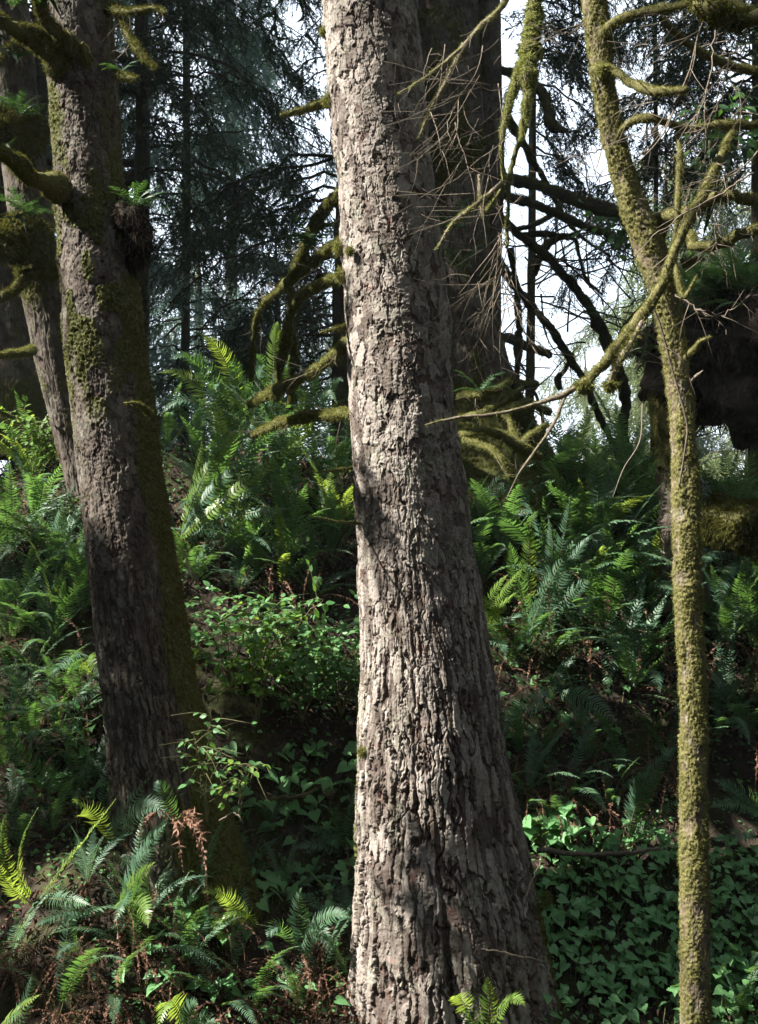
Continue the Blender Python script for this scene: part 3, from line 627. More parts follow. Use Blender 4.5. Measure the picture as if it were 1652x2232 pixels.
stick('bare forked twig hanging at the base of the middle trunk', [(1190, 2098, 7.0), (1130, 2085, 6.95), (1080, 2072, 6.95), (1040, 2070, 6.95)], .008)
stick('thin pale twig propped on the root of the middle trunk', [(1178, 1880, 7.1), (1160, 1920, 7.0), (1135, 1985, 6.95)], .005)
stick('dark branch lying across the top of the heart-leaf carpet', [(1170, 1852, 7.9), (1260, 1862, 7.9), (1360, 1860, 7.8), (1440, 1850, 7.8)], .018, 'wood')
stick('pale bent twig at the foot of the leaning spruce', [(480, 1790, 7.4), (505, 1772, 7.4), (520, 1778, 7.35), (528, 1795, 7.35)], .005)
# ================================================================ FERNS
def frond_geo(path, hint, N=34, W=.085, dead=False, stub=.14, wid=.8, fold=.25):
    """pinnate blade along a path; hint = direction the upper face looks"""
    path = np.asarray(path); L = np.linalg.norm(np.diff(path, axis=0), axis=1).sum()
    T_ = nrmz(np.gradient(path, axis=0))
    Nn = np.asarray(hint, float) - T_ * (T_ @ np.asarray(hint, float))[:, None] if np.ndim(hint) == 1 else hint - T_ * np.sum(T_ * hint, 1)[:, None]
    Nn = nrmz(Nn); S = np.cross(T_, Nn)
    t = np.linspace(stub, 1, N); q = t * (len(path) - 1)
    ip = lambda A: np.stack([np.interp(q, np.arange(len(path)), A[:, k]) for k in range(3)], -1)
    c, T, Nv, Sv = ip(path), nrmz(ip(T_)), nrmz(ip(Nn)), nrmz(ip(S))
    u = (t - stub) / (1 - stub)
    w = W * (.45 + .55 * sst(0, .28, u)) * np.clip(1 - np.clip((u - .3) / .7, 0, 1) ** 2.1, .03, 1)
    sp = L * (1 - stub) / N
    Vs, Qs, Ts = [], [], []; n0 = 0
    for sgn in (-1, 1):
        lw = w * U(.88, 1.08, N)
        lw = lw * np.where(U(0, 1, N) < .07, U(.1, .6, N), 1)
        if dead: lw = lw * U(.35, .85, N)
        ang = np.radians(12 + 28 * u + rng.normal(0, 4 if not dead else 25, N))[:, None]
        d = nrmz(Sv * sgn * np.cos(ang) + T * np.sin(ang) + Nv * (fold * U(-.2, 1.0, (N, 1)) - .12))
        if dead: d = nrmz(d + rng.normal(0, .45, (N, 3)) + np.array([0, 0, -.5]))
        hw = (sp * wid * .5) * np.ones((N, 1))
        l = lw[:, None]
        tip = c + d * l + T * l * .16 - Nv * l * (.12 if not dead else U(-.6, .6, (N, 1)))
        mid = c + d * l * .5 + Nv * l * .03
        fz = rng.normal(0, .12, (N, 1))
        tw = nrmz(T + Nv * (.25 * sgn + fz)) if not dead else nrmz(T + rng.normal(0, .8, (N, 3)))
        V = np.stack([c - T * hw * .55, c + T * hw * .55, mid + tw * hw * .95, mid - tw * hw * .95, tip], 1).reshape(-1, 3)
        k = np.arange(N)[:, None] * 5 + n0
        Qs.append(k + np.array([[0, 1, 2, 3]])); Ts.append(k + np.array([[3, 2, 4]])); Vs.append(V); n0 += 5 * N
    acc = Acc(); acc.add(np.concatenate(Vs), np.concatenate(Ts), np.concatenate(Qs), 0)
    V, T, Q, _ = tube_geo(path, np.linspace(.0036, .001, len(path)) * max(L, .5), 4); acc.add(V, T, Q, 1)
    return acc
def arc_path(L, a0, a1, n=22, p=1.2, side=0.):
    t = np.linspace(0, 1, n); a = np.radians(a0 + (a1 - a0) * t ** p)
    dx, dz = np.sin(a), np.cos(a); dy = side * np.sin(t * 2.2)
    d = nrmz(np.stack([dx, dy, dz], -1)) * L / (n - 1)
    path = np.vstack([[0, 0, 0], np.cumsum(d[:-1], axis=0)])
    return path, np.stack([-np.cos(a), 0 * a, np.sin(a)], -1)
def proto(L, a0, a1, W, dead=False, side=0., matn='fern', N=34, p=1.2, wid=.8):
    path, hint = arc_path(L, a0, a1, side=side, p=p)
    return frond_geo(path, hint, N, W, dead, wid=wid)
_hold = bpy.data.objects.new('tmp', None)
def proto_mesh(acc, mats):
    o = acc.build('frond', mats); me = o.data; bpy.data.objects.remove(o); return me
FP = [proto_mesh(proto(1, *a), [M['fern'], M['stem']]) for a in ((12, 62, .1), (18, 85, .095, False, .15), (26, 104, .105), (22, 118, .09, False, -.2), (34, 96, .1, False, .25), (8, 48, .085, False, -.1), (40, 125, .1, False, .1), (15, 75, .11))]
FY = [proto_mesh(proto(1, *a), [M['fern_y'], M['stem']]) for a in ((10, 55, .095), (20, 88, .1, False, .15), (28, 100, .09, False, -.15))]
FD = [proto_mesh(proto(1, *a, N=30, p=.8), [M['dead'], M['dead']]) for a in ((30, 190, .06, True, .1), (45, 175, .07, True, -.2), (20, 200, .055, True), (60, 168, .065, True, .2), (70, 150, .06, True, -.1))]
FL = [proto_mesh(proto(1, *a, N=13, wid=.75), [M['leaf_dark'], M['stem']]) for a in ((30, 100, .2), (45, 125, .18, False, .2), (15, 80, .2, False, -.2))]
def put_frond(par, me, az, tilt, s, name='frond', label=None):
    o = bpy.data.objects.new(name, me); C.objects.link(o); o.parent = par
    o.rotation_euler = (math.radians(U(-10, 10)), math.radians(tilt), math.radians(az)); o.scale = (s, s * U(.85, 1.15), s)
    if label: o['label'] = label
    return o
nfern = 0
def fern(pos, size, n, label, group=None, dead=0, yellow=.0, az0=None, spread=180, kinds=None, name='sword_fern', tilt=0):
    t = thing(name, pos + np.array([0, 0, -.02]), label, 'fern', group)
    for k in range(n):
        az = (-90 if az0 is None else az0) + U(-spread, spread)
        S = kinds or (FY if U() < yellow else FP)
        put_frond(t, S[int(U(0, len(S)))], az, U(-14, 12) + tilt, size * U(.7, 1.15))
    for k in range(dead):
        put_frond(t, FD[int(U(0, len(FD)))], -90 + U(-90, 90), U(-8, 22), size * U(.6, 1.0), 'withered_frond', 'curled brown dead frond')
    return t
def hero(label, base, fronds, Y=None, W=.085, group=None, matn='fern', dead=0, dsize=.6, extra=0, esize=.6, face=(-.15, -.75, .5), name='sword_fern', sway=.02):
    b = P(base[0], base[1], Y) if Y else GP(*base); Y = b[1]
    t = thing(name, b, label, 'fern', group)
    for f in fronds:
        mid, tip = f[0], f[1]; dm, dt = (f[2] if len(f) > 2 else (-.1, -.25)); kind = f[3] if len(f) > 3 else matn
        fc = f[4] if len(f) > 4 else face
        p0, p1, p2 = b + rng.normal(0, .02, 3), P(mid[0], mid[1], Y + dm), P(tip[0], tip[1], Y + dt)
        c1 = 2 * p1 - .5 * (p0 + p2)
        q = np.linspace(0, 1, 24)[:, None]
        path = (1 - q) ** 2 * p0 + 2 * q * (1 - q) * c1 + q * q * p2
        L = np.linalg.norm(np.diff(path, axis=0), axis=1).sum()
        a = frond_geo(path, np.array(fc), int(np.clip(L / .023, 22, 46)), W * (.55 + .5 * min(L, 1.2)), kind == 'dead', stub=.1)
        o = a.build('withered_frond' if kind == 'dead' else 'frond', [M[kind], M['dead'] if kind == 'dead' else M['stem']], t)
        if kind == 'dead': o['label'] = 'curled brown dead frond'
    for k in range(extra): put_frond(t, FP[int(U(0, len(FP)))], U(-180, 180), U(-10, 14), esize * U(.7, 1.1))
    for k in range(dead): put_frond(t, FD[int(U(0, len(FD)))], -90 + U(-90, 90), U(-8, 20), dsize * U(.6, 1.1), 'withered_frond', 'curled brown dead frond')
    return t
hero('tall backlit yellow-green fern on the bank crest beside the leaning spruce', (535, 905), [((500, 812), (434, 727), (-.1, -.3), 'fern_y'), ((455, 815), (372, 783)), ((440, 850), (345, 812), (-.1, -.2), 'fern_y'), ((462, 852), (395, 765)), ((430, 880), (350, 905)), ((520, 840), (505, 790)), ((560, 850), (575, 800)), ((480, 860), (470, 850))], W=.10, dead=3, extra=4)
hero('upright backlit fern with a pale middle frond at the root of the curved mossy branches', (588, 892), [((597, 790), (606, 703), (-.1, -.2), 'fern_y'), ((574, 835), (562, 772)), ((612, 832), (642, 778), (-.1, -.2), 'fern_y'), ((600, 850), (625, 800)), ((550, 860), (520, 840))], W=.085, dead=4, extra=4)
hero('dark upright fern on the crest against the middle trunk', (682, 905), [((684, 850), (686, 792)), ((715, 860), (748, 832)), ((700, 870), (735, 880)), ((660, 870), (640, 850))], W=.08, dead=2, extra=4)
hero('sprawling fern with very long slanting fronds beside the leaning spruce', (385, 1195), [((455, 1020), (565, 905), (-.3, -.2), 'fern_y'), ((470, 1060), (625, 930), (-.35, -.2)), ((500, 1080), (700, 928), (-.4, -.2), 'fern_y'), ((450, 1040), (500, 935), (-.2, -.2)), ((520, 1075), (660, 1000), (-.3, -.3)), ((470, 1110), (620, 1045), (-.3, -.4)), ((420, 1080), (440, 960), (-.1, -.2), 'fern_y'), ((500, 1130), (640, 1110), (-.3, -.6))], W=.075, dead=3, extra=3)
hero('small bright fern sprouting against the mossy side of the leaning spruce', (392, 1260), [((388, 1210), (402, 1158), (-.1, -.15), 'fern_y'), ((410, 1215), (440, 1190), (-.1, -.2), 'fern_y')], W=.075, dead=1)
hero('fern with tall narrow upright fronds beside the middle trunk', (1160, 1405), [((1150, 1260), (1160, 1125), (-.15, -.25), 'fern_y'), ((1215, 1230), (1243, 1080), (-.2, -.3)), ((1200, 1250), (1195, 1130), (-.1, -.1)), ((1130, 1270), (1110, 1180), (-.2, -.4)), ((1225, 1260), (1290, 1165), (-.2, -.3)), ((1240, 1300), (1330, 1230), (-.2, -.5)), ((1180, 1310), (1270, 1150), (-.2, -.4))], W=.085, dead=4, extra=3)
hero('arching fern at the mossy roots behind the middle trunk', (1020, 1190), [((1060, 1090), (1118, 998)), ((1080, 1080), (1165, 1010)), ((1110, 1100), (1215, 1045)), ((1040, 1110), (1050, 1040)), ((1090, 1130), (1180, 1115)), ((1000, 1120), (1030, 1060))], W=.08, extra=4, dead=1)
hero('low fern with yellow frond tips touching the middle trunk', (1060, 1400), [((1070, 1310), (1108, 1252), (-.2, -.4), 'fern_y'), ((1090, 1310), (1138, 1240), (-.2, -.4), 'fern_y'), ((1085, 1335), (1140, 1285), (-.2, -.5), 'fern_y'), ((1090, 1400), (1100, 1440), (-.2, -.4))], W=.07, extra=3, dead=2)
hero('fern with one broad pale frond drooping over brown litter right of the tall upright fern', (1400, 1370), [((1345, 1395), (1320, 1520), (-.3, -.6)), ((1370, 1410), (1390, 1510), (-.3, -.5)), ((1420, 1330), (1470, 1310)), ((1360, 1350), (1300, 1400), (-.2, -.5))], W=.11, extra=5, dead=3)
hero('fern with glossy pale fronds hanging just beside the slender mossy trunk', (1440, 1215), [((1405, 1165), (1412, 1240), (-.35, -.7), 'fern'), ((1420, 1190), (1388, 1310), (-.4, -.7)), ((1440, 1260), (1425, 1370), (-.4, -.7)), ((1445, 1140), (1430, 1080))], W=.105, extra=6)
hero('fern with a bright bent-over frond beyond the slender mossy trunk at the right', (1640, 1235), [((1585, 1235), (1572, 1335), (-.4, -.8), 'fern'), ((1560, 1200), (1535, 1240), (-.3, -.6)), ((1620, 1270), (1600, 1370), (-.4, -.7)), ((1600, 1170), (1560, 1150))], W=.11, extra=7, esize=.75)
hero('single broad green frond lying over brown litter near the middle trunk', (1215, 1535), [((1272, 1520), (1348, 1585), (-.25, -.45)), ((1180, 1500), (1160, 1560), (-.2, -.4)), ((1130, 1540), (1100, 1600), (-.2, -.4))], W=.13, dead=4)
hero('dark fern with two tall slanting fronds above the heart-leaf carpet', (1372, 1845), [((1400, 1720), (1482, 1625), (-.2, -.3)), ((1400, 1740), (1450, 1680), (-.2, -.4)), ((1380, 1760), (1395, 1690)), ((1420, 1790), (1490, 1740), (-.2, -.4))], W=.09, dead=2)
hero('fern with long spreading fronds at the right edge beyond the slender trunk', (1690, 1800), [((1620, 1750), (1545, 1760), (-.3, -.5)), ((1620, 1730), (1555, 1700), (-.2, -.3)), ((1640, 1810), (1550, 1830), (-.3, -.5))], W=.09, extra=4)
hero('fern with a straight edge-on blade leaning like a pale sword at the lower left', (75, 1975), [((165, 1855), (252, 1742), (-.2, -.35), 'fern_y', (.75, -.25, .35)), ((40, 1880), (82, 1762), (-.2, -.3), 'fern_y', (-.8, -.2, .3)), ((10, 1880), (15, 1770), (-.2, -.3), 'fern_y'), ((130, 1960), (200, 1975), (-.3, -.5)), ((20, 1930), (-20, 1850), (-.3, -.5), 'fern_y')], W=.075, dead=5)
hero('fern with a high rounded arching frond at the foot of the leaning spruce', (255, 1850), [((305, 1762), (372, 1785), (-.3, -.5)), ((320, 1830), (368, 1780), (-.2, -.4)), ((290, 1880), (330, 1850), (-.3, -.5)), ((260, 1790), (330, 1690), (-.1, -.2)), ((200, 1770), (158, 1748), (-.3, -.5), 'fern_y')], W=.10, dead=3)
hero('fern with stacked pale fronds above the brown litter at lower left', (255, 1995), [((300, 1890), (362, 1795), (-.2, -.3)), ((290, 1930), (338, 1880), (-.2, -.45), 'fern_y'), ((270, 1960), (250, 2010), (-.3, -.5)), ((150, 1985), (78, 2020), (-.3, -.5)), ((300, 1970), (322, 2020), (-.35, -.6), 'fern_y')], W=.095, dead=5)
hero('upright comb-like dark fern left of the leaning spruce foot', (172, 1765), [((160, 1680), (142, 1605)), ((185, 1690), (200, 1640)), ((130, 1700), (95, 1660), (-.2, -.4)), ((60, 1660), (20, 1570), (-.2, -.3))], W=.085, dead=3, extra=3)
hero('fern with a pale tan-green frond brushing the left side of the leaning spruce', (215, 1480), [((165, 1425), (85, 1510), (-.35, -.7)), ((190, 1440), (252, 1500), (-.4, -.6), 'fern_y'), ((150, 1450), (110, 1470), (-.4, -.6)), ((205, 1500), (140, 1545), (-.4, -.7))], W=.10, dead=1)
hero('brightly lit fern sprig before the shaded root of the middle trunk', (1052, 2300), [((1010, 2185), (988, 2180), (-.1, -.3), 'fern_y', (-.4, -.4, .8)), ((1065, 2200), (1062, 2128), (-.05, -.1), 'fern_y'), ((1100, 2190), (1145, 2195), (-.1, -.3), 'fern_y', (-.3, -.4, .85)), ((1030, 2230), (1020, 2150), (-.05, -.1))], Y=6.6, W=.085)
hero('sunlit fern frond arching at the bottom edge below the brown litter', (410, 2320), [((375, 2185), (342, 2250), (-.2, -.4), 'fern_y', (-.4, -.4, .8)), ((410, 2220), (430, 2190), (-.1, -.2)), ((430, 2240), (470, 2230))], Y=6.7, W=.10)
hero('pale fern in the bottom corner with one blade pointing right', (-30, 2300), [((25, 2215), (88, 2168), (-.1, -.2), 'fern_y', (-.3, -.4, .8)), ((40, 2220), (70, 2120), (-.05, -.1)), ((60, 2260), (90, 2240))], Y=6.6, W=.08)
hero('green fern clump left of the middle trunk base with tips bent over', (652, 2095), [((650, 2000), (658, 1935)), ((610, 2020), (582, 2050), (-.3, -.4)), ((700, 2010), (765, 2000), (-.3, -.4)), ((690, 2030), (720, 2080), (-.3, -.4))], W=.085, dead=5)
hero('low fern close against the middle trunk above brown litter', (755, 1860), [((765, 1790), (775, 1722), (-.1, -.1)), ((740, 1800), (718, 1752)), ((720, 1820), (660, 1800), (-.2, -.3)), ((700, 1840), (640, 1850), (-.2, -.3))], W=.08, dead=2)
hero('upright fern in a gap on the slope left of the leaning spruce', (118, 1200), [((130, 1130), (165, 1055), (-.1, -.2)), ((145, 1140), (175, 1120)), ((90, 1150), (60, 1100))], W=.085, dead=3)
hero('big dark fern on the crest at the right edge below the overhanging log', (1605, 1185), [((1590, 1060), (1575, 955)), ((1625, 1060), (1645, 965)), ((1570, 1070), (1530, 1000)), ((1560, 1100), (1495, 1090), (-.2, -.3)), ((1640, 1100), (1670, 1040)), ((1600, 1100), (1550, 1040))], W=.10, extra=8, esize=.9)
hero('fern with small pale arching fronds in the litter between leaning and middle trunks', (560, 2045), [((530, 1985), (480, 2010), (-.3, -.4), 'fern_y'), ((500, 1960), (440, 1945), (-.3, -.5), 'fern_y'), ((420, 1990), (400, 2030), (-.2, -.3), 'fern_y'), ((480, 2000), (495, 2060), (-.3, -.4), 'fern_y')], W=.08, dead=6)
hero('fern hanging brown dead fronds over the foot of the leaning spruce', (395, 1800), [((415, 1790), (440, 1890), (-.2, -.3), 'dead'), ((385, 1800), (400, 1900), (-.25, -.35), 'dead'), ((410, 1770), (445, 1830), (-.2, -.3), 'dead'), ((340, 1770), (290, 1850), (-.2, -.3), 'dead'), ((430, 1790), (452, 1950), (-.2, -.4), 'dead'), ((360, 1740), (345, 1700), (-.1, -.1))], Y=7.35, W=.1)
# the rest of the fern cover, zone by zone
def zone(pts, size, n, label, group, **k):
    for (x, y) in pts: fern(GP(x + U(-12, 12), y + U(-12, 12)), size * U(1.0, 1.4), n + int(U(-1, 4)), label, group, **k)
zone([(180, 1930), (330, 1990), (430, 1960), (380, 2050), (500, 1980), (290, 2100)], .42, 6, 'small fern with part-withered fronds before the leaning spruce foot', 'ferns before the leaning spruce', dead=4)
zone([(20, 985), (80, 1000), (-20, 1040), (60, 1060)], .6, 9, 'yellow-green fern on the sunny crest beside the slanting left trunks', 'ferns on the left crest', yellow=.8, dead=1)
zone([(30, 1220), (130, 1270), (60, 1330), (180, 1350), (10, 1400), (120, 1420), (190, 1260), (70, 1150), (-20, 1280)], .72, 10, 'dark bluish fern in the dense mass left of the leaning spruce', 'ferns on the left slope', dead=1)
zone([(40, 1560), (120, 1600), (190, 1560), (20, 1680), (100, 1730), (200, 1720), (230, 1800), (60, 1480), (150, 1500), (10, 1600), (70, 1640), (150, 1660), (30, 1780), (120, 1820), (60, 1870)], .5, 7, 'shaded fern over brown litter below the dense left mass', 'ferns low on the left slope', dead=4)
zone([(350, 940), (420, 950), (480, 960), (640, 960), (720, 965)], .65, 9, 'dark fern on the bank crest between leaning and middle trunks', 'ferns on the middle crest', yellow=.25, dead=3)
zone([(450, 1130), (540, 1110), (620, 1100), (700, 1090), (750, 1150), (480, 1210), (560, 1230), (640, 1210), (720, 1230), (430, 1270), (520, 1310), (620, 1300), (690, 1310), (750, 1060)], .62, 9, 'dark fern on the shaded slope between leaning and middle trunks', 'ferns on the middle slope', yellow=.1, dead=2)
for (x, y, sz_, lab) in ((640, 1090, 1.05, 'tall upright fern under the lowest mossy branch left of the middle trunk'), (480, 1150, 1.0, 'tall upright fern close beside the mossy strip of the leaning spruce'), (725, 1210, .85, 'tall upright fern brushing the left edge of the middle trunk'), (560, 1260, .85, 'tall upright fern just above the leafy shrubs'),
                       (1300, 1230, 1.0, 'tall upright fern midway between middle trunk and slender trunk'), (1395, 1180, .95, 'tall upright fern just left of the slender mossy trunk'), (1105, 1230, .9, 'tall upright fern at the right edge of the middle trunk'), (1590, 1420, .9, 'tall upright fern beyond the slender trunk at the right'), (110, 1380, .85, 'tall upright fern in the mass left of the leaning spruce')):
    fern(GP(x, y), sz_, 9, lab, kinds=[FP[0], FP[5], FP[7], FY[0]], dead=2)
zone([(1110, 1230), (1190, 1280), (1330, 1380), (1430, 1250), (1260, 1260), (1060, 1260), (1380, 1430)], .8, 9, 'tall dark fern in the band of ferns across the slope right of the middle trunk', 'tall ferns on the right slope', dead=2)
zone([(1090, 1150), (1170, 1110), (1250, 1090), (1320, 1100), (1390, 1120), (1230, 1180), (1300, 1200), (1360, 1210), (1350, 1050), (1440, 1080)], .68, 10, 'dark fern on the upper slope between middle trunk and slender trunk', 'ferns on the right upper slope', yellow=.1, dead=1)
zone([(1250, 1330), (1310, 1310), (1420, 1320), (1110, 1480), (1190, 1440), (1270, 1420), (1440, 1440), (1380, 1500), (1340, 1290)], .66, 9, 'fern in the thick middle of the slope left of the slender trunk', 'ferns on the right middle slope', yellow=.05, dead=3)
zone([(1130, 1640), (1200, 1660), (1290, 1660), (1420, 1600), (1450, 1680), (1240, 1740), (1320, 1770), (1160, 1720), (1180, 1560), (1260, 1600), (1350, 1700), (1200, 1790)], .5, 5, 'fern with many withered fronds above the heart-leaf carpet', 'withered ferns on the right slope', dead=8)
zone([(1560, 1290), (1620, 1330), (1570, 1430), (1640, 1450), (1600, 1560), (1560, 1620), (1650, 1610), (1690, 1380), (1570, 1200)], .62, 8, 'dark fern on the slope beyond the slender mossy trunk', 'ferns at the right edge', dead=2)
zone([(1580, 2200), (1640, 2180), (1600, 2260), (1660, 2110)], .42, 8, 'low fern among heart leaves in the bottom right corner', 'ferns in the bottom right corner')
zone([(80, 2060), (170, 2090), (300, 2080), (400, 2110), (520, 2120), (700, 2130), (240, 2180), (560, 2210), (660, 2220), (120, 2220), (420, 2010), (740, 2030), (350, 1930), (30, 2110), (480, 2190), (760, 2170)], .55, 2, 'mostly withered fern in the brown litter at the foot of the bank', 'withered ferns at the bank foot', dead=13)
zone([(600, 1830), (680, 1880), (560, 1900), (500, 1870), (620, 1950)], .38, 6, 'small fern among heart leaves between leaning and middle trunks', 'small ferns between the trunks', dead=3)
zone([(1240, 1010), (1300, 1020), (1210, 960), (1400, 1010), (1500, 1060)], .5, 9, 'dark fern silhouetted on the crest behind the bare dark limbs', 'ferns on the right crest', dead=1)
# fern tufts growing on trunks and logs
for (x, y, Y, s, n, lab) in ((292, 452, 7.8, .25, 18, 'ragged green fern tuft on top of the dark burl of the leaning spruce'), (60, 470, 9.0, .3, 18, 'dark fern tuft on the mossy shoulder of the slanting left trunk'), (40, 250, 8.9, .3, 18, 'fern tuft high on the mossy bulge at the left edge'),
                             (25, 15, 7.1, .3, 8, 'fern tuft on the mossy branch in the top left corner'), (265, 150, 7.8, .18, 7, 'tiny fern on a stub high on the leaning spruce'), (985, 500, 9.6, .34, 12, 'green fern tuft hanging on the shaded twin spruce'), (1000, 585, 9.6, .3, 10, 'lower fern tuft hanging on the shaded twin spruce'),
                             (1045, 850, 9.3, .3, 10, 'small fern tuft on the flared mossy base of the twin spruce'), (680, 540, 8.3, .34, 12, 'fern tuft perched on the mossy branch left of the middle trunk'), (1430, 790, 9.4, .4, 14, 'fern tuft crowning the short mossy stump'), (1525, 690, 9.0, .5, 18, 'fern tuft on the near end of the overhanging log'),
                             (1580, 665, 8.8, .55, 20, 'thick fern tuft on the middle of the overhanging log'), (1645, 680, 8.6, .55, 20, 'dark fern tuft on the overhanging log at the right edge'), (1500, 650, 9.1, .5, 18, 'fern tuft at the far end of the overhanging log close to the slender trunk'), (1610, 640, 8.9, .6, 20, 'tall leafy fern tuft standing highest on the overhanging log'), (1375, 780, 11.0, .3, 10, 'fern tuft on the bent dark limb'), (1310, 690, 10.8, .26, 9, 'leafy fern tuft on the upper bent dark limb')):
    fern(P(x, y, Y), s, n, lab, name='licorice_fern', kinds=FL if s < .45 else FP + FL, dead=2 if s > .33 else 0, tilt=8)
# ================================================================ BROAD LEAVES
HEART = np.array([(0, 0, 0), (-.17, .14, .03), (-.19, .34, .06), (-.02, .48, .08), (.25, .47, .08), (.55, .33, .04), (.8, .14, -.02), (1.08, 0, -.14), (.8, -.14, -.02), (.55, -.33, .04), (.25, -.47, .08), (-.02, -.48, .08), (-.19, -.34, .06), (-.17, -.14, .03), (.35, 0, 0)])
HT = np.array([(14, k, (k + 1) % 14) for k in range(14)])
OVAL = np.array([(0, 0, 0), (.2, .24, .05), (.5, .32, .05), (.8, .18, 0), (1.05, 0, -.08), (.8, -.18, 0), (.5, -.32, .05), (.2, -.24, .05), (.5, 0, 0)])
OT = np.array([(8, k, (k + 1) % 8) for k in range(8)])
def leaves(acc, pts, d, nrm, size, tpl=HEART, tri=HT, m=0):
    n = len(pts); d = nrmz(d); s = nrmz(np.cross(nrm, d)); u = np.cross(d, s)
    cup = U(.3, 1.8, (n, 1))
    V = pts[:, None, :] + size[:, None, None] * (tpl[None, :, 0, None] * d[:, None] + tpl[None, :, 1, None] * s[:, None] + tpl[None, :, 2, None] * (u * cup)[:, None])
    T = (np.arange(n)[:, None, None] * len(tpl) + tri[None]).reshape(-1, 3)
    acc.add(V.reshape(-1, 3), T, m=m)
def stalks(acc, a, b, r, m=1):
    d = nrmz(b - a); s = nrmz(np.cross(d, rng.normal(0, 1, a.shape))) * r
    n = len(a); V = np.stack([a - s, a + s, b + s * .6, b - s * .6], 1).reshape(-1, 3)
    acc.add(V, Q=np.arange(4 * n).reshape(-1, 4), m=m)
def carpet(poly, n, s0, s1, h0, h1, acc):
    x = U(poly[0], poly[1], n); y = U(poly[2], poly[3], n)
    b = np.array([GP(a, c) for a, c in zip(x, y)])
    keep = .7 * vn(b[:, 0] * 2.2 + 9, b[:, 1] * 2.2, 31) + .3 * vn(b[:, 0] * 7, b[:, 2] * 7, 32) + .35 * U(0, 1, n) > .58
    b = b[keep]; n = len(b)
    h = U(h0, h1, n)
    top = b + np.stack([rng.normal(0, .03, n), -.25 * h + rng.normal(0, .03, n), h], -1)
    az = U(-180, 0, n); az = np.radians(np.where(U(0, 1, n) < .7, rng.normal(-75, 45, n), az))
    dd = np.stack([np.cos(az), np.sin(az), U(-.75, .0, n)], -1)
    nn = np.stack([-.15 + rng.normal(0, .35, n), -.25 + rng.normal(0, .3, n), np.full(n, .9)], -1)
    nn = nn - nrmz(dd) * np.sum(nrmz(dd) * nn, 1)[:, None]
    leaves(acc, top, dd, nrmz(nn), U(s0, s1, n))
    stalks(acc, b, top, .0028)
acc = Acc()
carpet((1120, 1500, 1850, 2260), 900, .03, .074, .04, .22, acc)
carpet((1540, 1680, 1880, 2260), 300, .03, .07, .04, .22, acc)
o = acc.build('ground_cover', [M['carpet_leaf'], M['stem']]); tag(o, 'carpet of heart-shaped green leaves on the slope beside the middle trunk', 'ground cover', kind='stuff')
acc = Acc()
carpet((460, 780, 1640, 2000), 150, .05, .10, .05, .15, acc); carpet((200, 780, 1980, 2240), 80, .05, .1, .05, .15, acc); carpet((40, 260, 1550, 1760), 40, .05, .09, .05, .14, acc); carpet((1090, 1450, 1400, 1700), 60, .05, .1, .05, .15, acc); carpet((1120, 1240, 1790, 1880), 60, .07, .12, .08, .16, acc)
o = acc.build('scattered_leaves', [M['carpet_leaf'], M['stem']]); tag(o, 'heart-shaped leaves sprouting singly through brown litter and moss', 'ground cover', kind='stuff')
def shrub(pos, h, w, n, label, sz=(.035, .07), mt='leaf', ystems=7, group=None, lean=(0, -.35)):
    t = thing('leafy_shrub', pos, label, 'shrub', group)
    st, lf = Acc(), Acc()
    for k in range(ystems):
        d = np.array([U(-1, 1) * w + lean[0] * h, U(-.6, .4) * w + lean[1] * h, h * U(.6, 1.05)])
        pth = spline([pos, pos + d * [.35, .3, .6], pos + d], 16); pth[1:] += rng.normal(0, .008, (15, 3))
        V, T, Q, _ = tube_geo(pth, np.linspace(.006, .002, 16), 5); st.add(V, T, Q)
        for q in range(4, 16):
            if U() < .7:
                sd = nrmz(rng.normal(0, 1, 3) * [1, .8, .35]); tw_ = spline([pth[q], pth[q] + sd * .09 + [0, 0, .02], pth[q] + sd * U(.14, .3) + [0, 0, -.01]], 8)
                V, T, Q, _ = tube_geo(tw_, np.linspace(.0028, .001, 8), 4); st.add(V, T, Q)
                m = max(2, int(n / (ystems * 8))); f = rng.choice(np.arange(1, 8), m)
                pts = tw_[f]; sgn = np.where(np.arange(m) % 2, 1, -1)[:, None]
                dd = sd + sgn * np.cross(sd, [0, 0, 1.]) * .9 + rng.normal(0, .3, (m, 3)) + [0, -.25, -.3]
                leaves(lf, pts, dd, nrmz(np.array([-.1, -.45, .85]) + rng.normal(0, .35, (m, 3))), U(sz[0], sz[1], m), OVAL if U() < .6 else HEART, OT if False else None) if False else leaves(lf, pts, dd, nrmz(np.array([-.1, -.45, .85]) + rng.normal(0, .35, (m, 3))), U(sz[0], sz[1], m), OVAL, OT)
    st.build('stem', M['stem'], t); o = lf.build('foliage', M[mt], t); o['kind'] = 'stuff'
for (x, y, h, w, n, lab, mt) in ((560, 1590, .75, .42, 420, 'bright green leafy shrub over the hollow, the one closest to the leaning spruce', 'leaf_y'),
                                 (660, 1590, .72, .42, 420, 'dense green shrub over the middle of the dark hollow', 'leaf'),
                                 (745, 1570, .78, .34, 380, 'leafy green shrub touching the left side of the middle trunk', 'leaf'),
                                 (500, 1500, .6, .38, 300, 'low leafy shrub growing at the mossy side of the leaning spruce', 'leaf'),
                                 (620, 1440, .5, .42, 300, 'small leafy shrub in front of the dark ferns between the trunks', 'leaf')):
    shrub(GP(x, y), h, w, n, lab, mt=mt)
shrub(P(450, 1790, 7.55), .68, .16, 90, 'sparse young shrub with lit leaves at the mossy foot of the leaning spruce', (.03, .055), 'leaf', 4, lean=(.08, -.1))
shrub(P(520, 1770, 7.5), .32, .2, 40, 'small lit sprig with a few pale leaves before the dark hollow', (.035, .06), 'leaf_y', 2, lean=(.1, -.2))
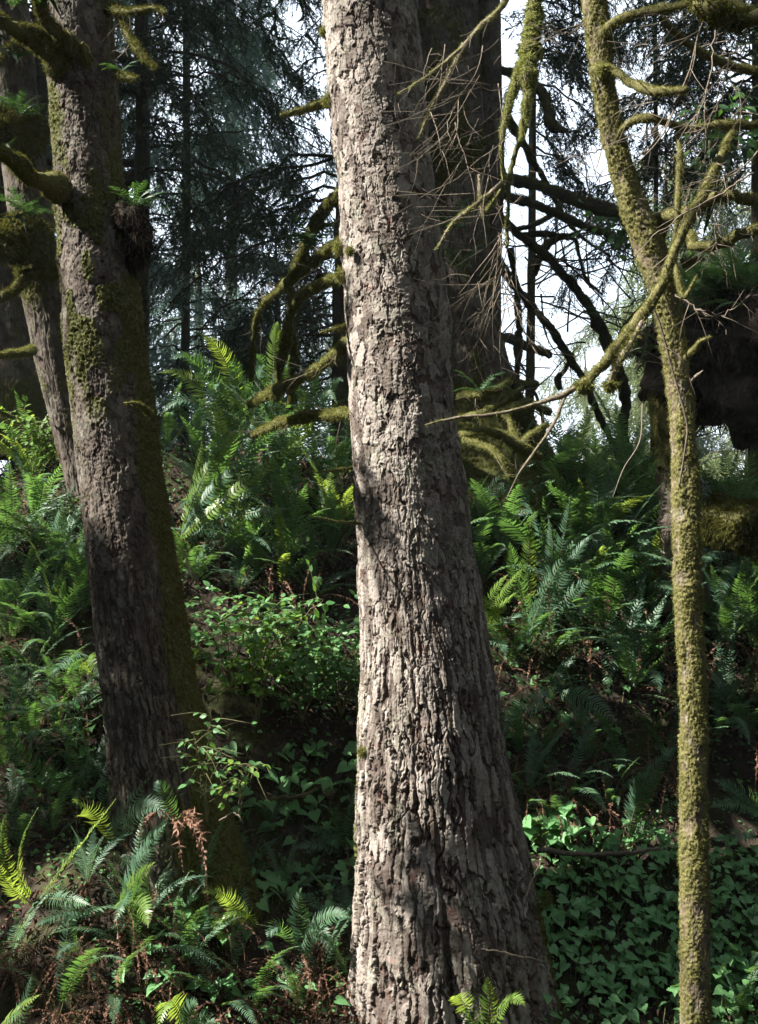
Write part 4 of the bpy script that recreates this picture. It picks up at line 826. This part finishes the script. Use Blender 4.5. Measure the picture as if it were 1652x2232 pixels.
shrub(GP(120, 1010), .38, .4, 260, 'bright low shrub on the crest between the left trunks', mt='leaf_y')
shrub(GP(1060, 1170), .4, .3, 220, 'leafy green shrub at the roots beside the middle trunk', mt='leaf')
shrub(P(1390, 560, 10.2), .5, .3, 160, 'leafy sprig hanging on the dark limb behind the slender trunk', (.06, .1), 'leaf', 6, lean=(0, 0))
shrub(P(1560, 420, 9.5), .75, .28, 140, 'tall thin leafy shoot behind the arched mossy branches', (.06, .11), 'leaf', 6, lean=(0, 0))
# low undergrowth, moss and litter over the bank
n = 22000
X, Y = U(-3.9, 3.9, n), U(6.3, 11.8, n)
p = np.stack([X, Y, G(X, Y) + U(.005, .07, n)], -1)
keep = vn(X * 1.7, Y * 1.7, 51) + .3 * U(0, 1, n) > .5; q = p[keep]
acc = Acc(); m = len(q)
leaves(acc, q, rng.normal(0, 1, (m, 3)) * [1, 1, .3] + [0, -.5, -.3], nrmz(np.array([0, -.5, .8]) + rng.normal(0, .35, (m, 3))), U(.015, .045, m), OVAL, OT)
o = acc.build('undergrowth', M['leaf']); tag(o, 'small green leaves of low plants scattered over the dark bank', 'undergrowth', kind='stuff')
n = 24000
X, Y = U(-3.9, 3.9, n), U(6.2, 11.8, n)
acc = Acc(); p = np.stack([X, Y, G(X, Y) + U(0, .05, n)], -1)
keep = vn(X * 1.3 + 7, Y * 1.3, 61) + .4 * U(0, 1, n) > .5; q = p[keep]; m = len(q)
leaves(acc, q, rng.normal(0, 1, (m, 3)) + [0, -.6, -.6], nrmz(rng.normal(0, 1, (m, 3)) + [0, -.4, .6]), U(.02, .075, m), OVAL * [1, .45, 4.], OT)
o = acc.build('leaf_litter', M['litter']); tag(o, 'brown curled litter of dead ferns and leaves covering the bank', 'litter', kind='stuff')
n = 60000
X, Y = U(-3.9, 3.9, n), U(6.2, 11.8, n); p = np.stack([X, Y, G(X, Y)], -1)
keep = vn(X * 1.5 + 3, Y * 1.5 + 2, 71) > .52; q = p[keep]
fuzz('ground_moss', q, np.tile([0, -.5, .85], (len(q), 1)), .045, M['moss_dark'], None)
tag(bpy.data.objects['ground_moss'], 'olive moss growing in patches on the dark bank', 'moss', kind='stuff')
# ================================================================ CONIFERS BEHIND
def twig_proto(ax=4, st=12, nl=.15, nw=.036, seed=0):
    Vs, Ts = [], []; n0 = 0
    axes = [(np.zeros(3), np.array([1., 0, 0]), 1.)]
    for k in range(ax):
        s = .18 + .6 * k / max(1, ax - 1); y = (1 if k % 2 else -1)
        axes.append((np.array([s, 0, 0]), nrmz(np.array([.75, y * .65, U(-.4, .1)])), U(.3, .5)))
    for o_, d, L in axes:
        n = max(5, int(st * L)) * 2
        t = U(.02, 1, n)[:, None]; p = o_ + d * L * t
        dd = nrmz(d * U(.5, 1.1, (n, 1)) + rng.normal(0, .55, (n, 3)))
        s = nrmz(np.cross(dd, rng.normal(0, 1, (n, 3)))) * nw * .5
        l = nl * U(.6, 1.2, (n, 1))
        Vs.append(np.stack([p - s, p + s, p + dd * l], 1).reshape(-1, 3)); Ts.append(np.arange(3 * n).reshape(-1, 3) + n0); n0 += 3 * n
        s = nrmz(np.cross(d, [0.1, 0.3, 1])) * .012
        Vs.append(np.array([o_ - s, o_ + s, o_ + d * L])); Ts.append(np.array([[n0, n0 + 1, n0 + 2]])); n0 += 3
    return np.concatenate(Vs), np.concatenate(Ts)
TWP = [twig_proto() for k in range(5)]
def place_twigs(acc, org, d, size, m=0):
    n = len(org); d = nrmz(d); s = nrmz(np.cross(d, rng.normal(0, 1, (n, 3)))); u = np.cross(d, s)
    R = np.stack([d, s, u], 1) * size[:, None, None]
    which = rng.integers(0, len(TWP), n)
    for w in range(len(TWP)):
        k = np.where(which == w)[0]
        if not len(k): continue
        V0, T0 = TWP[w]
        V = org[k][:, None, :] + np.einsum('vi,nij->nvj', V0, R[k])
        T = (np.arange(len(k))[:, None, None] * len(V0) + T0[None]).reshape(-1, 3)
        acc.add(V.reshape(-1, 3), T, m=m)
def limb(acc, p, az, L, rise, droop, spacing=.06, tl=(.25, .55), r=.02, hang=1., bare=.12):
    a = math.radians(az); h = np.array([math.cos(a), math.sin(a), 0])
    t = np.linspace(0, 1, 18)[:, None]
    path = p + h * L * t + np.array([0, 0, 1.]) * (rise * L * t - droop * L * t ** 2)
    path[1:] += rng.normal(0, .03 * L, (17, 3)).cumsum(0) * .5
    V, T, Q, _ = tube_geo(path, np.linspace(r, r * .25, 18), 5, .3, 1, 8); acc.add(V, T, Q, 1)
    n = int(L / spacing); f = U(bare, 1, n); q = f * 17; i = np.minimum(q.astype(int), 16); fr = (q - i)[:, None]
    org = path[i] * (1 - fr) + path[i + 1] * fr; td = nrmz(path[i + 1] - path[i])
    side = nrmz(np.cross(td, [0, 0, 1.]))
    d = td * U(.2, .9, (n, 1)) + side * rng.normal(0, .7, (n, 1)) + np.array([0, 0, -1.]) * U(.2, 1.2, (n, 1)) * hang
    place_twigs(acc, org, d, U(tl[0], tl[1], n) * (1.05 - .45 * f))
def conifer(label, x, Y, ytop, ybase, r, specs, mt='needle', group=None, lean=0., name='conifer_tree'):
    b = P(x, ybase, Y); b[2] = min(b[2], float(G(b[0], b[1])) + .1); top = P(x + lean, ytop, Y)
    t = thing(name, b, label, 'tree', group)
    pth = spline([b, b * .5 + top * .5 + [.05, 0, 0], top], 40)
    V, T, Q, _ = tube_geo(pth, np.linspace(r * 1.25, r * (.6 if ytop < -50 else .06), 40), 12, .25, int(Y), 6)
    mk('trunk', V, [T, Q], M['limb'], t)
    acc = Acc()
    for (n, y0, y1, l0, l1, a0, a1, rise, droop, sp, tl, hang) in specs:
        for k in range(n):
            yy = y0 + (y1 - y0) * (k + U(0, 1)) / n
            z = CZ + (1116 - yy) * K * Y
            f = np.clip((z - b[2]) / (top[2] - b[2]), 0, 1)
            p = b + (top - b) * f; p[2] = z
            L = U(l0, l1); limb(acc, p, U(a0, a1), L, rise + U(-.25, .25), droop + U(-.25, .25), sp, tl, .006 + L * .006, hang)
    acc.build('crown_or_screen', [M[mt], M['limb']], t)
bgg = 'conifers behind the bank'
FR = (-180, 0)
conifer('dark spruce with drooping boughs standing just beyond the leaning trunk', 300, 13.5, -500, 1000, .085, [(24, -350, 480, 1.2, 2.6, -70, 60, .25, .7, .06, (.3, .6), 1.1), (7, -200, 500, 1.0, 1.8, -180, 180, .2, .7, .05, (.3, .55), 1.1)])
conifer('bluish spruce filling the gap right of the leaning trunk', 400, 21, -700, 1050, .07, [(54, -500, 430, 1.2, 3.0, -180, 180, .15, .7, .06, (.45, .95), 1.7), (30, 500, 1000, 1.4, 2.6, -180, 180, .1, .5, .08, (.4, .8), 1.2)], 'needle_hazy')
conifer('lacy spruce with dark arching boughs against bright sky left of the middle trunk', 745, 12.5, -400, 1000, .11, [(4, -60, 200, .5, 1.0, 150, 215, .1, .55, .06, (.22, .45), 1.), (8, 300, 560, 1.2, 2.2, 150, 215, .0, .55, .04, (.22, .5), 1.1), (11, 560, 860, .9, 2.0, 140, 220, .0, .5, .045, (.25, .5), 1.1)])
conifer('dim low spruce behind the curved mossy branches', 600, 20, 480, 1050, .12, [(44, 520, 1000, .9, 2.2, -180, 180, .1, .45, .07, (.35, .7), 1.1)])
conifer('blue-green spruce low between leaning trunk and fern crest', 430, 26, 420, 1050, .15, [(34, 560, 1000, 1.4, 2.6, -180, 180, .1, .45, .09, (.45, .9), 1.1)], 'needle_hazy')
conifer('pale bluish spruce with sky above its tip left of the middle trunk', 500, 28, -100, 1050, .14, [(44, -60, 520, .5, 2.0, -180, 180, .1, .6, .07, (.45, .9), 1.5)], 'needle_hazy')
conifer('black drooping spruce behind the hanging mossy branch', 1150, 13, -500, 1050, .04, [(22, -300, 150, .7, 1.4, -100, 60, .2, .75, .05, (.25, .5), 1.2), (8, 150, 400, .6, 1.5, -60, 40, .05, .9, .05, (.25, .5), 1.2)])
conifer('dark spruce with tangled boughs behind the upper slender trunk', 1420, 14.5, -500, 1050, .03, [(26, -300, 350, .8, 1.9, -180, 180, .2, .65, .055, (.28, .55), 1.2), (6, 330, 520, .7, 1.4, 120, 240, .0, .7, .06, (.25, .5), 1.2)])
conifer('dark spruce filling the top right corner', 1640, 14, -500, 1000, .06, [(36, -300, 330, .9, 2.0, 90, 270, .2, .6, .05, (.28, .55), 1.2)])
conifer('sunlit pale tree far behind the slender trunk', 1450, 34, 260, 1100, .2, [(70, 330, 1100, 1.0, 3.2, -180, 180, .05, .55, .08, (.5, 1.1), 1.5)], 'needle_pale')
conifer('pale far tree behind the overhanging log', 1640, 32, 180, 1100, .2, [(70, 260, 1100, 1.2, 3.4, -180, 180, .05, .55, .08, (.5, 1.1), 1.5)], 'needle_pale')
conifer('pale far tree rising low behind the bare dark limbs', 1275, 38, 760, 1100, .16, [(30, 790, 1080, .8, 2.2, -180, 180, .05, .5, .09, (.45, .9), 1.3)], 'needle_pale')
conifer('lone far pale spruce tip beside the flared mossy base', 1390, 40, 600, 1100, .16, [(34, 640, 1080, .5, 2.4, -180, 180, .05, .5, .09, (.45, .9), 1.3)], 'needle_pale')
conifer('bluish conifer glimpsed between the trunks at the left edge', 85, 18, -500, 1000, .16, [(40, -350, 480, 1.0, 2.2, -180, 180, .15, .6, .07, (.35, .7), 1.2), (30, 480, 1000, 1.0, 2.0, -180, 180, .1, .5, .08, (.35, .7), 1.1)], 'needle_hazy')
conifer('far blue spruce behind the middle trunk', 780, 30, 500, 1060, .15, [(34, 620, 1000, 1.0, 2.6, -180, 180, .1, .5, .1, (.5, .9), 1.1)], 'needle_hazy')
# bare bush of fine crooked twigs against the sky
for lab, pts in (('crooked bare sapling against the far pale trees at the right', [(1500, 1010, 12), (1505, 960, 12), (1530, 900, 12), (1560, 850, 12)]), ('thin crooked bare sapling beside the twin spruce base', [(1190, 1000, 12), (1180, 900, 12), (1150, 820, 12), (1120, 770, 12)])):
    t = thing('bare_sapling', P(*pts[0]), lab, 'sapling'); acc = Acc()
    pth = spline([P(*q) for q in pts], 24); V, T, Q, _ = tube_geo(pth, np.linspace(.022, .008, 24), 7, .4, 3, 20); mk('trunk', V, [T, Q], M['limb'], t)
    for k in range(3, 24):
        if U() < .55: tube_twigs(acc, pth[k], rng.normal(0, 1, 3) + [0, 0, .5], U(.3, .8), .008, 2, 4, .35, .35)
    o = acc.build('twigs', M['limb'], t); o['kind'] = 'stuff'
acc = Acc()
for k in range(46):
    a = P(U(1110, 1400), U(480, 760), U(10.5, 12)); tube_twigs(acc, a, rng.normal(0, 1, 3) * [1, .5, .8], U(.4, 1.1), .009, 2, 4, .3, .35)
o = acc.build('twigs', M['limb'], twin); o['kind'] = 'stuff'
# ================================================================ UNSEEN FOLIAGE (added to shade the scene, gaps cut for the sunlit spots)
E1 = np.array([-SUN_H[1], SUN_H[0], 0.]); E2 = np.cross(SUN, E1)
if E2[2] < 0: E2 = -E2
tg = []
def lit(x, y, Y, r): 
    p = P(x, y, Y); tg.append((p @ E1, p @ E2, r))
for y in range(-250, 1050, 30): lit(np.interp(y, [k[0] for k in mk_keys], [k[1] + .38 * (k[2] - k[1]) for k in mk_keys]), y, YM - .15, .30)
for y in range(1195, 1900, 30): lit(np.interp(y, [k[0] for k in mk_keys], [k[1] + .22 * (k[2] - k[1]) for k in mk_keys]), y, YM - .06, .25 - .10 * (y - 1195) / 700)
for y in range(-100, 2240, 26):
    if vn(np.array(y / 140.), np.array(.5), 91) > .36: lit(np.interp(y, [k[0] for k in k4], [(k[1] + k[2]) / 2 for k in k4]), y, YR, .17)
for x, y, Y, r in ((1163, -60, 6.9, .38), (1160, 40, 6.9, .38), (1150, 130, 6.9, .32), (1120, 260, 6.8, .15), (1080, 430, 6.8, .15), (1000, 480, 6.7, .12), (1050, 60, 6.8, .15), (950, 180, 6.7, .12),
                   (1350, 160, 5.8, .15), (1430, 200, 5.6, .15), (1400, 260, 5.8, .15), (1480, 280, 5.8, .15), (1560, 280, 5.8, .15), (1630, 275, 5.8, .15), (1560, 360, 5.7, .15), (1500, 480, 5.6, .18), (1450, 600, 5.6, .18), (1380, 710, 5.6, .18), (1300, 810, 5.6, .16), (1200, 870, 5.6, .12), (1060, 905, 5.6, .1),
                   (1540, 430, 5.85, .2), (1620, 430, 5.8, .2), (1590, 525, 5.7, .18), (1560, 130, 5.8, .15), (1400, 30, 5.8, .15),
                   (460, 780, 10.1, .34), (600, 750, 10.1, .28), (565, 800, 10.1, .25), (640, 640, 8.1, .14), (700, 620, 7.8, .14), (680, 815, 7.9, .14), (720, 545, 7.8, .1), (620, 1000, 9.4, .18), (400, 1190, 8.9, .18), (480, 1010, 9.5, .22),
                   (1155, 1150, 8.9, .14), (1240, 1100, 8.9, .14), (1110, 1270, 8.8, .15), (1400, 1220, 8.9, .17), (1575, 1290, 8.5, .2), (1330, 1460, 8.4, .16), (1290, 1545, 8.1, .12),
                   (1055, 2160, 6.55, .22), (360, 2215, 6.5, .16), (50, 2190, 6.5, .2), (20, 1860, 7.3, .2), (70, 1880, 7.3, .14), (230, 1770, 7.2, .08), (330, 1890, 7.2, .06),
                   (40, 960, 10, .5), (110, 1000, 9.8, .35), (1210, 1740, 7.9, .22), (1330, 1800, 7.8, .18), (1140, 1650, 7.9, .15), (1300, 1960, 7.4, .12), (520, 1690, 7.3, .13), (620, 1350, 8.2, .25), (700, 1400, 8.2, .18), (1130, 940, 9.2, .16), (1080, 960, 9.1, .14), (655, 1960, 7.1, .12), (300, 2030, 7, .07),
                   (1080, 1000, 9.2, .15), (690, 2100, 7, .1), (1180, 1180, 8.9, .13), (1200, 1660, 8.0, .15), (1280, 1710, 7.95, .18), (1170, 1700, 7.95, .14), (1290, 1190, 8.9, .15), (1350, 1130, 9.1, .13), (1220, 1270, 8.7, .14), (1310, 1300, 8.6, .12), (1100, 1380, 8.5, .12), (1420, 1340, 8.5, .14), (1240, 1420, 8.3, .12), (1080, 1120, 9.2, .12), (1440, 1100, 9.1, .12), (1190, 1560, 8.1, .12), (1270, 1650, 8, .13), (560, 1090, 9.2, .14), (700, 1080, 9.3, .13), (660, 1230, 8.9, .14), (500, 1260, 8.8, .13), (740, 1180, 9, .1), (60, 1330, 8.6, .1), (1600, 1450, 8.2, .15), (1250, 2000, 7.4, .12), (1400, 1930, 7.5, .14)):
    lit(x, y, Y, r)
tg = np.array(tg)
def clear(p, sz, k=.42):
    a_, b_ = p @ E1, p @ E2
    return (np.hypot(a_[:, None] - tg[None, :, 0], b_[:, None] - tg[None, :, 1]) - tg[None, :, 2]).min(1) > sz * k
n = 9200  # out-of-frame sprays added on the sun side to cast dappled shade
A_ = np.concatenate([U(-11.5, -4.2, 7500), U(-24, -11, n - 7500), U(-6.95, -5.5, 700), U(-8.4, -7.66, 900)])
z_ = np.concatenate([U(-2.2, 7.0, n), U(-2.2, .4, 700), U(-1, 4.5, 900)]); n += 1600
X_ = U(-3.5, 3.5, n) - .3
ref = X_[:, None] * 0 + np.stack([0 * A_, 0 * A_, 0 * A_], -1)
Yr = (A_ - E1[0] * X_) / E1[1]
ref = np.stack([X_, Yr, z_], -1)
ext = np.concatenate([np.stack([U(-2.3, 0, 900), U(6.1, 7.5, 900), U(-1.5, -.55, 900)], -1), np.stack([U(.8, 2.1, 800), U(6.1, 7.9, 800), U(-1.5, -.2, 800)], -1)])
ref = np.concatenate([ref, ext]); n = len(ref); A_ = ref @ E1
ca, cb = ref @ E1, ref @ E2
dist = np.min(np.hypot(ca[:, None] - tg[None, :, 0], cb[:, None] - tg[None, :, 1]) - tg[None, :, 2], axis=1)
sz = np.where(A_ > -11.5, U(.35, .6, n), U(.8, 1.3, n))
bd = np.array([[P(x, y, YM - .1) @ E1, P(x, y, YM - .1) @ E2] for x, y in ((790, 1075), (800, 1105), (830, 1135), (870, 1160), (840, 1100))])
band = np.min(np.hypot(ca[:, None] - bd[None, :, 0], cb[:, None] - bd[None, :, 1]), axis=1) < .11  # sprays kept here to throw a shade band across the middle trunk
keep = (dist > sz * .52) | band | (U(0, 1, n) < .006)
cl = []
for k in np.where(keep)[0]:
    for t in np.arange(5 + U(0, 3), 26, .8):
        p = ref[k] + SUN * t
        px, py = (p[0] / (K * p[1]) + 826, 1116 - (p[2] - CZ) / (K * p[1])) if p[1] > .5 else (9999, 0)
        if p[2] > 2.5 and (px < -90 or px > 1750 or py < -130): cl.append((p, sz[k])); break
cp_ = np.array([c[0] for c in cl]); cs = np.array([c[1] for c in cl])
roots = [(left, np.array([-2.7, 8.0])), (t2, np.array([-3.1, 9.6])), (bpy.data.objects['conifer_tree'], np.array([-2.5, 13.5]))]  # visible trees that the added shading sprays are parented to
near = np.argmin(np.stack([np.abs(cp_[:, 1] - q[1][1]) + (3 if i == 1 else 0) for i, q in enumerate(roots)]), 0)
for i, (tr, xy) in enumerate(roots):
    s = np.where(near == i)[0]
    if not len(s): continue
    acc = Acc()
    d = nrmz(np.stack([cp_[s, 0] - xy[0], cp_[s, 1] - xy[1], -.6 * np.abs(cp_[s, 0] - xy[0])], -1)) + rng.normal(0, .45, (len(s), 3))
    place_twigs(acc, cp_[s] - nrmz(d) * cs[s][:, None] * .5, d, cs[s])
    for k in rng.choice(s, min(26, len(s)), replace=False):
        e = cp_[k]; st = np.array([xy[0], xy[1], max(5.2, e[2] + U(-.3, .8))])
        pth = spline([st, (st + e) / 2 + [0, 0, .35], e], 20)
        if not clear(pth, np.full(20, .25)).all(): continue
        V, T, Q, _ = tube_geo(pth, np.linspace(.05, .01, 20), 6, .3, 2, 6); acc.add(V, T, Q, 1)
    o = acc.build('crown_or_screen', [M['screen'], M['limb']], tr)  # added shade foliage, not a crown grown by this tree
n = 15000  # unseen ring of loose sprays added to hold back low sky light
az = np.radians(U(24, 336, n)); rr_ = U(15, 25, n)
p = np.stack([np.sin(az) * rr_, np.cos(az) * rr_, -1 + 24 * U(0, 1, n) ** 1.7], -1); s_ = U(2.2, 3.6, n)
k = clear(p, s_, .55); p, s_ = p[k], s_[k]
acc = Acc(); place_twigs(acc, p, rng.normal(0, .5, (len(p), 3)) + [0, 0, -.8], s_)
tag(acc.build('forest_screen', M['forest_screen']), 'unseen dark conifer foliage added round the slope to dim the sky', 'forest_screen', kind='stuff')
n = 2000  # unseen overhead sprays added to cut sky light, parented to visible trees
p = np.stack([U(-14, 14, n), U(-14, 18, n), U(6.2, 14, n)], -1); s_ = U(1.2, 2.1, n)
px, py = p[:, 0] / (K * np.maximum(p[:, 1], .1)) + 826, 1116 - (p[:, 2] - CZ) / (K * np.maximum(p[:, 1], .1))
k = clear(p, s_, .6) & ((p[:, 1] < .5) | (py < -170) | (px < -120) | (px > 1780)); p, s_ = p[k], s_[k]
for tr, sel, xy in ((main, p[:, 1] < 6, (0, 7.5)), (twin, (p[:, 1] >= 6) & (p[:, 0] < 3), (.6, 10.2)), (mossy, (p[:, 1] >= 6) & (p[:, 0] >= 3), (1.4, 6.))):
    acc = Acc(); place_twigs(acc, p[sel], rng.normal(0, .7, (int(sel.sum()), 3)) + [0, 0, -.4], s_[sel])
    for q in p[sel][::60]:
        st = np.array([xy[0], xy[1], max(6.3, q[2] + .4)]); pth = spline([st, (st + q) / 2 + [0, 0, .3], q], 16)
        if not clear(pth, np.full(16, .25)).all(): continue
        V, T, Q, _ = tube_geo(pth, np.linspace(.05, .012, 16), 6, .3, 2, 6); acc.add(V, T, Q, 1)
    acc.build('crown_or_screen', [M['screen'], M['limb']], tr)
hv = np.array([(x, y, z) for x in (-301, 301) for y in (-61, 401) for z in (-4, 30)], float)
hz = mk('haze', hv, np.array([(0, 1, 3, 2), (4, 6, 7, 5), (0, 4, 5, 1), (2, 3, 7, 6), (0, 2, 6, 4), (1, 5, 7, 3)]), None, smooth=False)
hm = bpy.data.materials.new('air'); hm.use_nodes = True; ht = hm.node_tree; ht.nodes.clear()
pv = ht.nodes.new('ShaderNodeVolumePrincipled'); pv.inputs['Color'].default_value = (.82, .92, 1, 1); pv.inputs['Density'].default_value = HAZE; pv.inputs['Anisotropy'].default_value = .2
ho = ht.nodes.new('ShaderNodeOutputMaterial'); ht.links.new(pv.outputs[0], ho.inputs['Volume'])
hz.data.materials.clear(); hz.data.materials.append(hm)
tag(hz, 'faint bluish air between the trees', 'haze', kind='stuff')
# ================================================================ LIGHT, SKY, CAMERA
w = bpy.data.worlds.new('World'); bpy.context.scene.world = w; w.use_nodes = True
nt = w.node_tree; nt.nodes.clear()
sky = nt.nodes.new('ShaderNodeTexSky'); sky.sky_type = 'NISHITA'; sky.sun_disc = False
sky.sun_elevation = SUN_EL; sky.sun_rotation = math.atan2(SUN[0], SUN[1]); sky.dust_density = 2.2; sky.air_density = 1.; sky.ozone_density = 1.
bg = nt.nodes.new('ShaderNodeBackground'); bg.inputs[1].default_value = .11
wo = nt.nodes.new('ShaderNodeOutputWorld')
tc = nt.nodes.new('ShaderNodeTexCoord')
cl_ = noise(nt, 2.2, 5, .6, vec=tc.outputs['Generated'])
nt.links.new(mixc(nt, ramp(nt, cl_, .3, .55, .55, 1.), sky.outputs[0], (3.45, 3.85, 4.35)), bg.inputs[0])
nt.links.new(bg.outputs[0], wo.inputs[0])
sl = bpy.data.lights.new('sun', 'SUN'); sl.energy = 5.0; sl.angle = math.radians(.53); sl.color = (1, .95, .87)
so = bpy.data.objects.new('sun', sl); C.objects.link(so)
so.rotation_euler = Vector(tuple(-SUN)).to_track_quat('-Z', 'Y').to_euler()
cam = bpy.data.cameras.new('camera'); co = bpy.data.objects.new('camera', cam); C.objects.link(co)
cam.sensor_fit = 'VERTICAL'; cam.sensor_height = 36; cam.lens = 45; cam.clip_end = 2000; cam.clip_start = .05
co.location = (0, 0, CZ); co.rotation_euler = (math.radians(90), 0, 0)
sc = bpy.context.scene; sc.camera = co
sc.view_settings.view_transform = 'Standard'; sc.view_settings.look = 'None'; sc.view_settings.exposure = 2.05; sc.view_settings.gamma = 1
sc.cycles.max_bounces = 6; sc.cycles.diffuse_bounces = 3; sc.cycles.glossy_bounces = 2; sc.cycles.transmission_bounces = 3
sc.cycles.use_denoising = True
bpy.data.objects.remove(_hold)
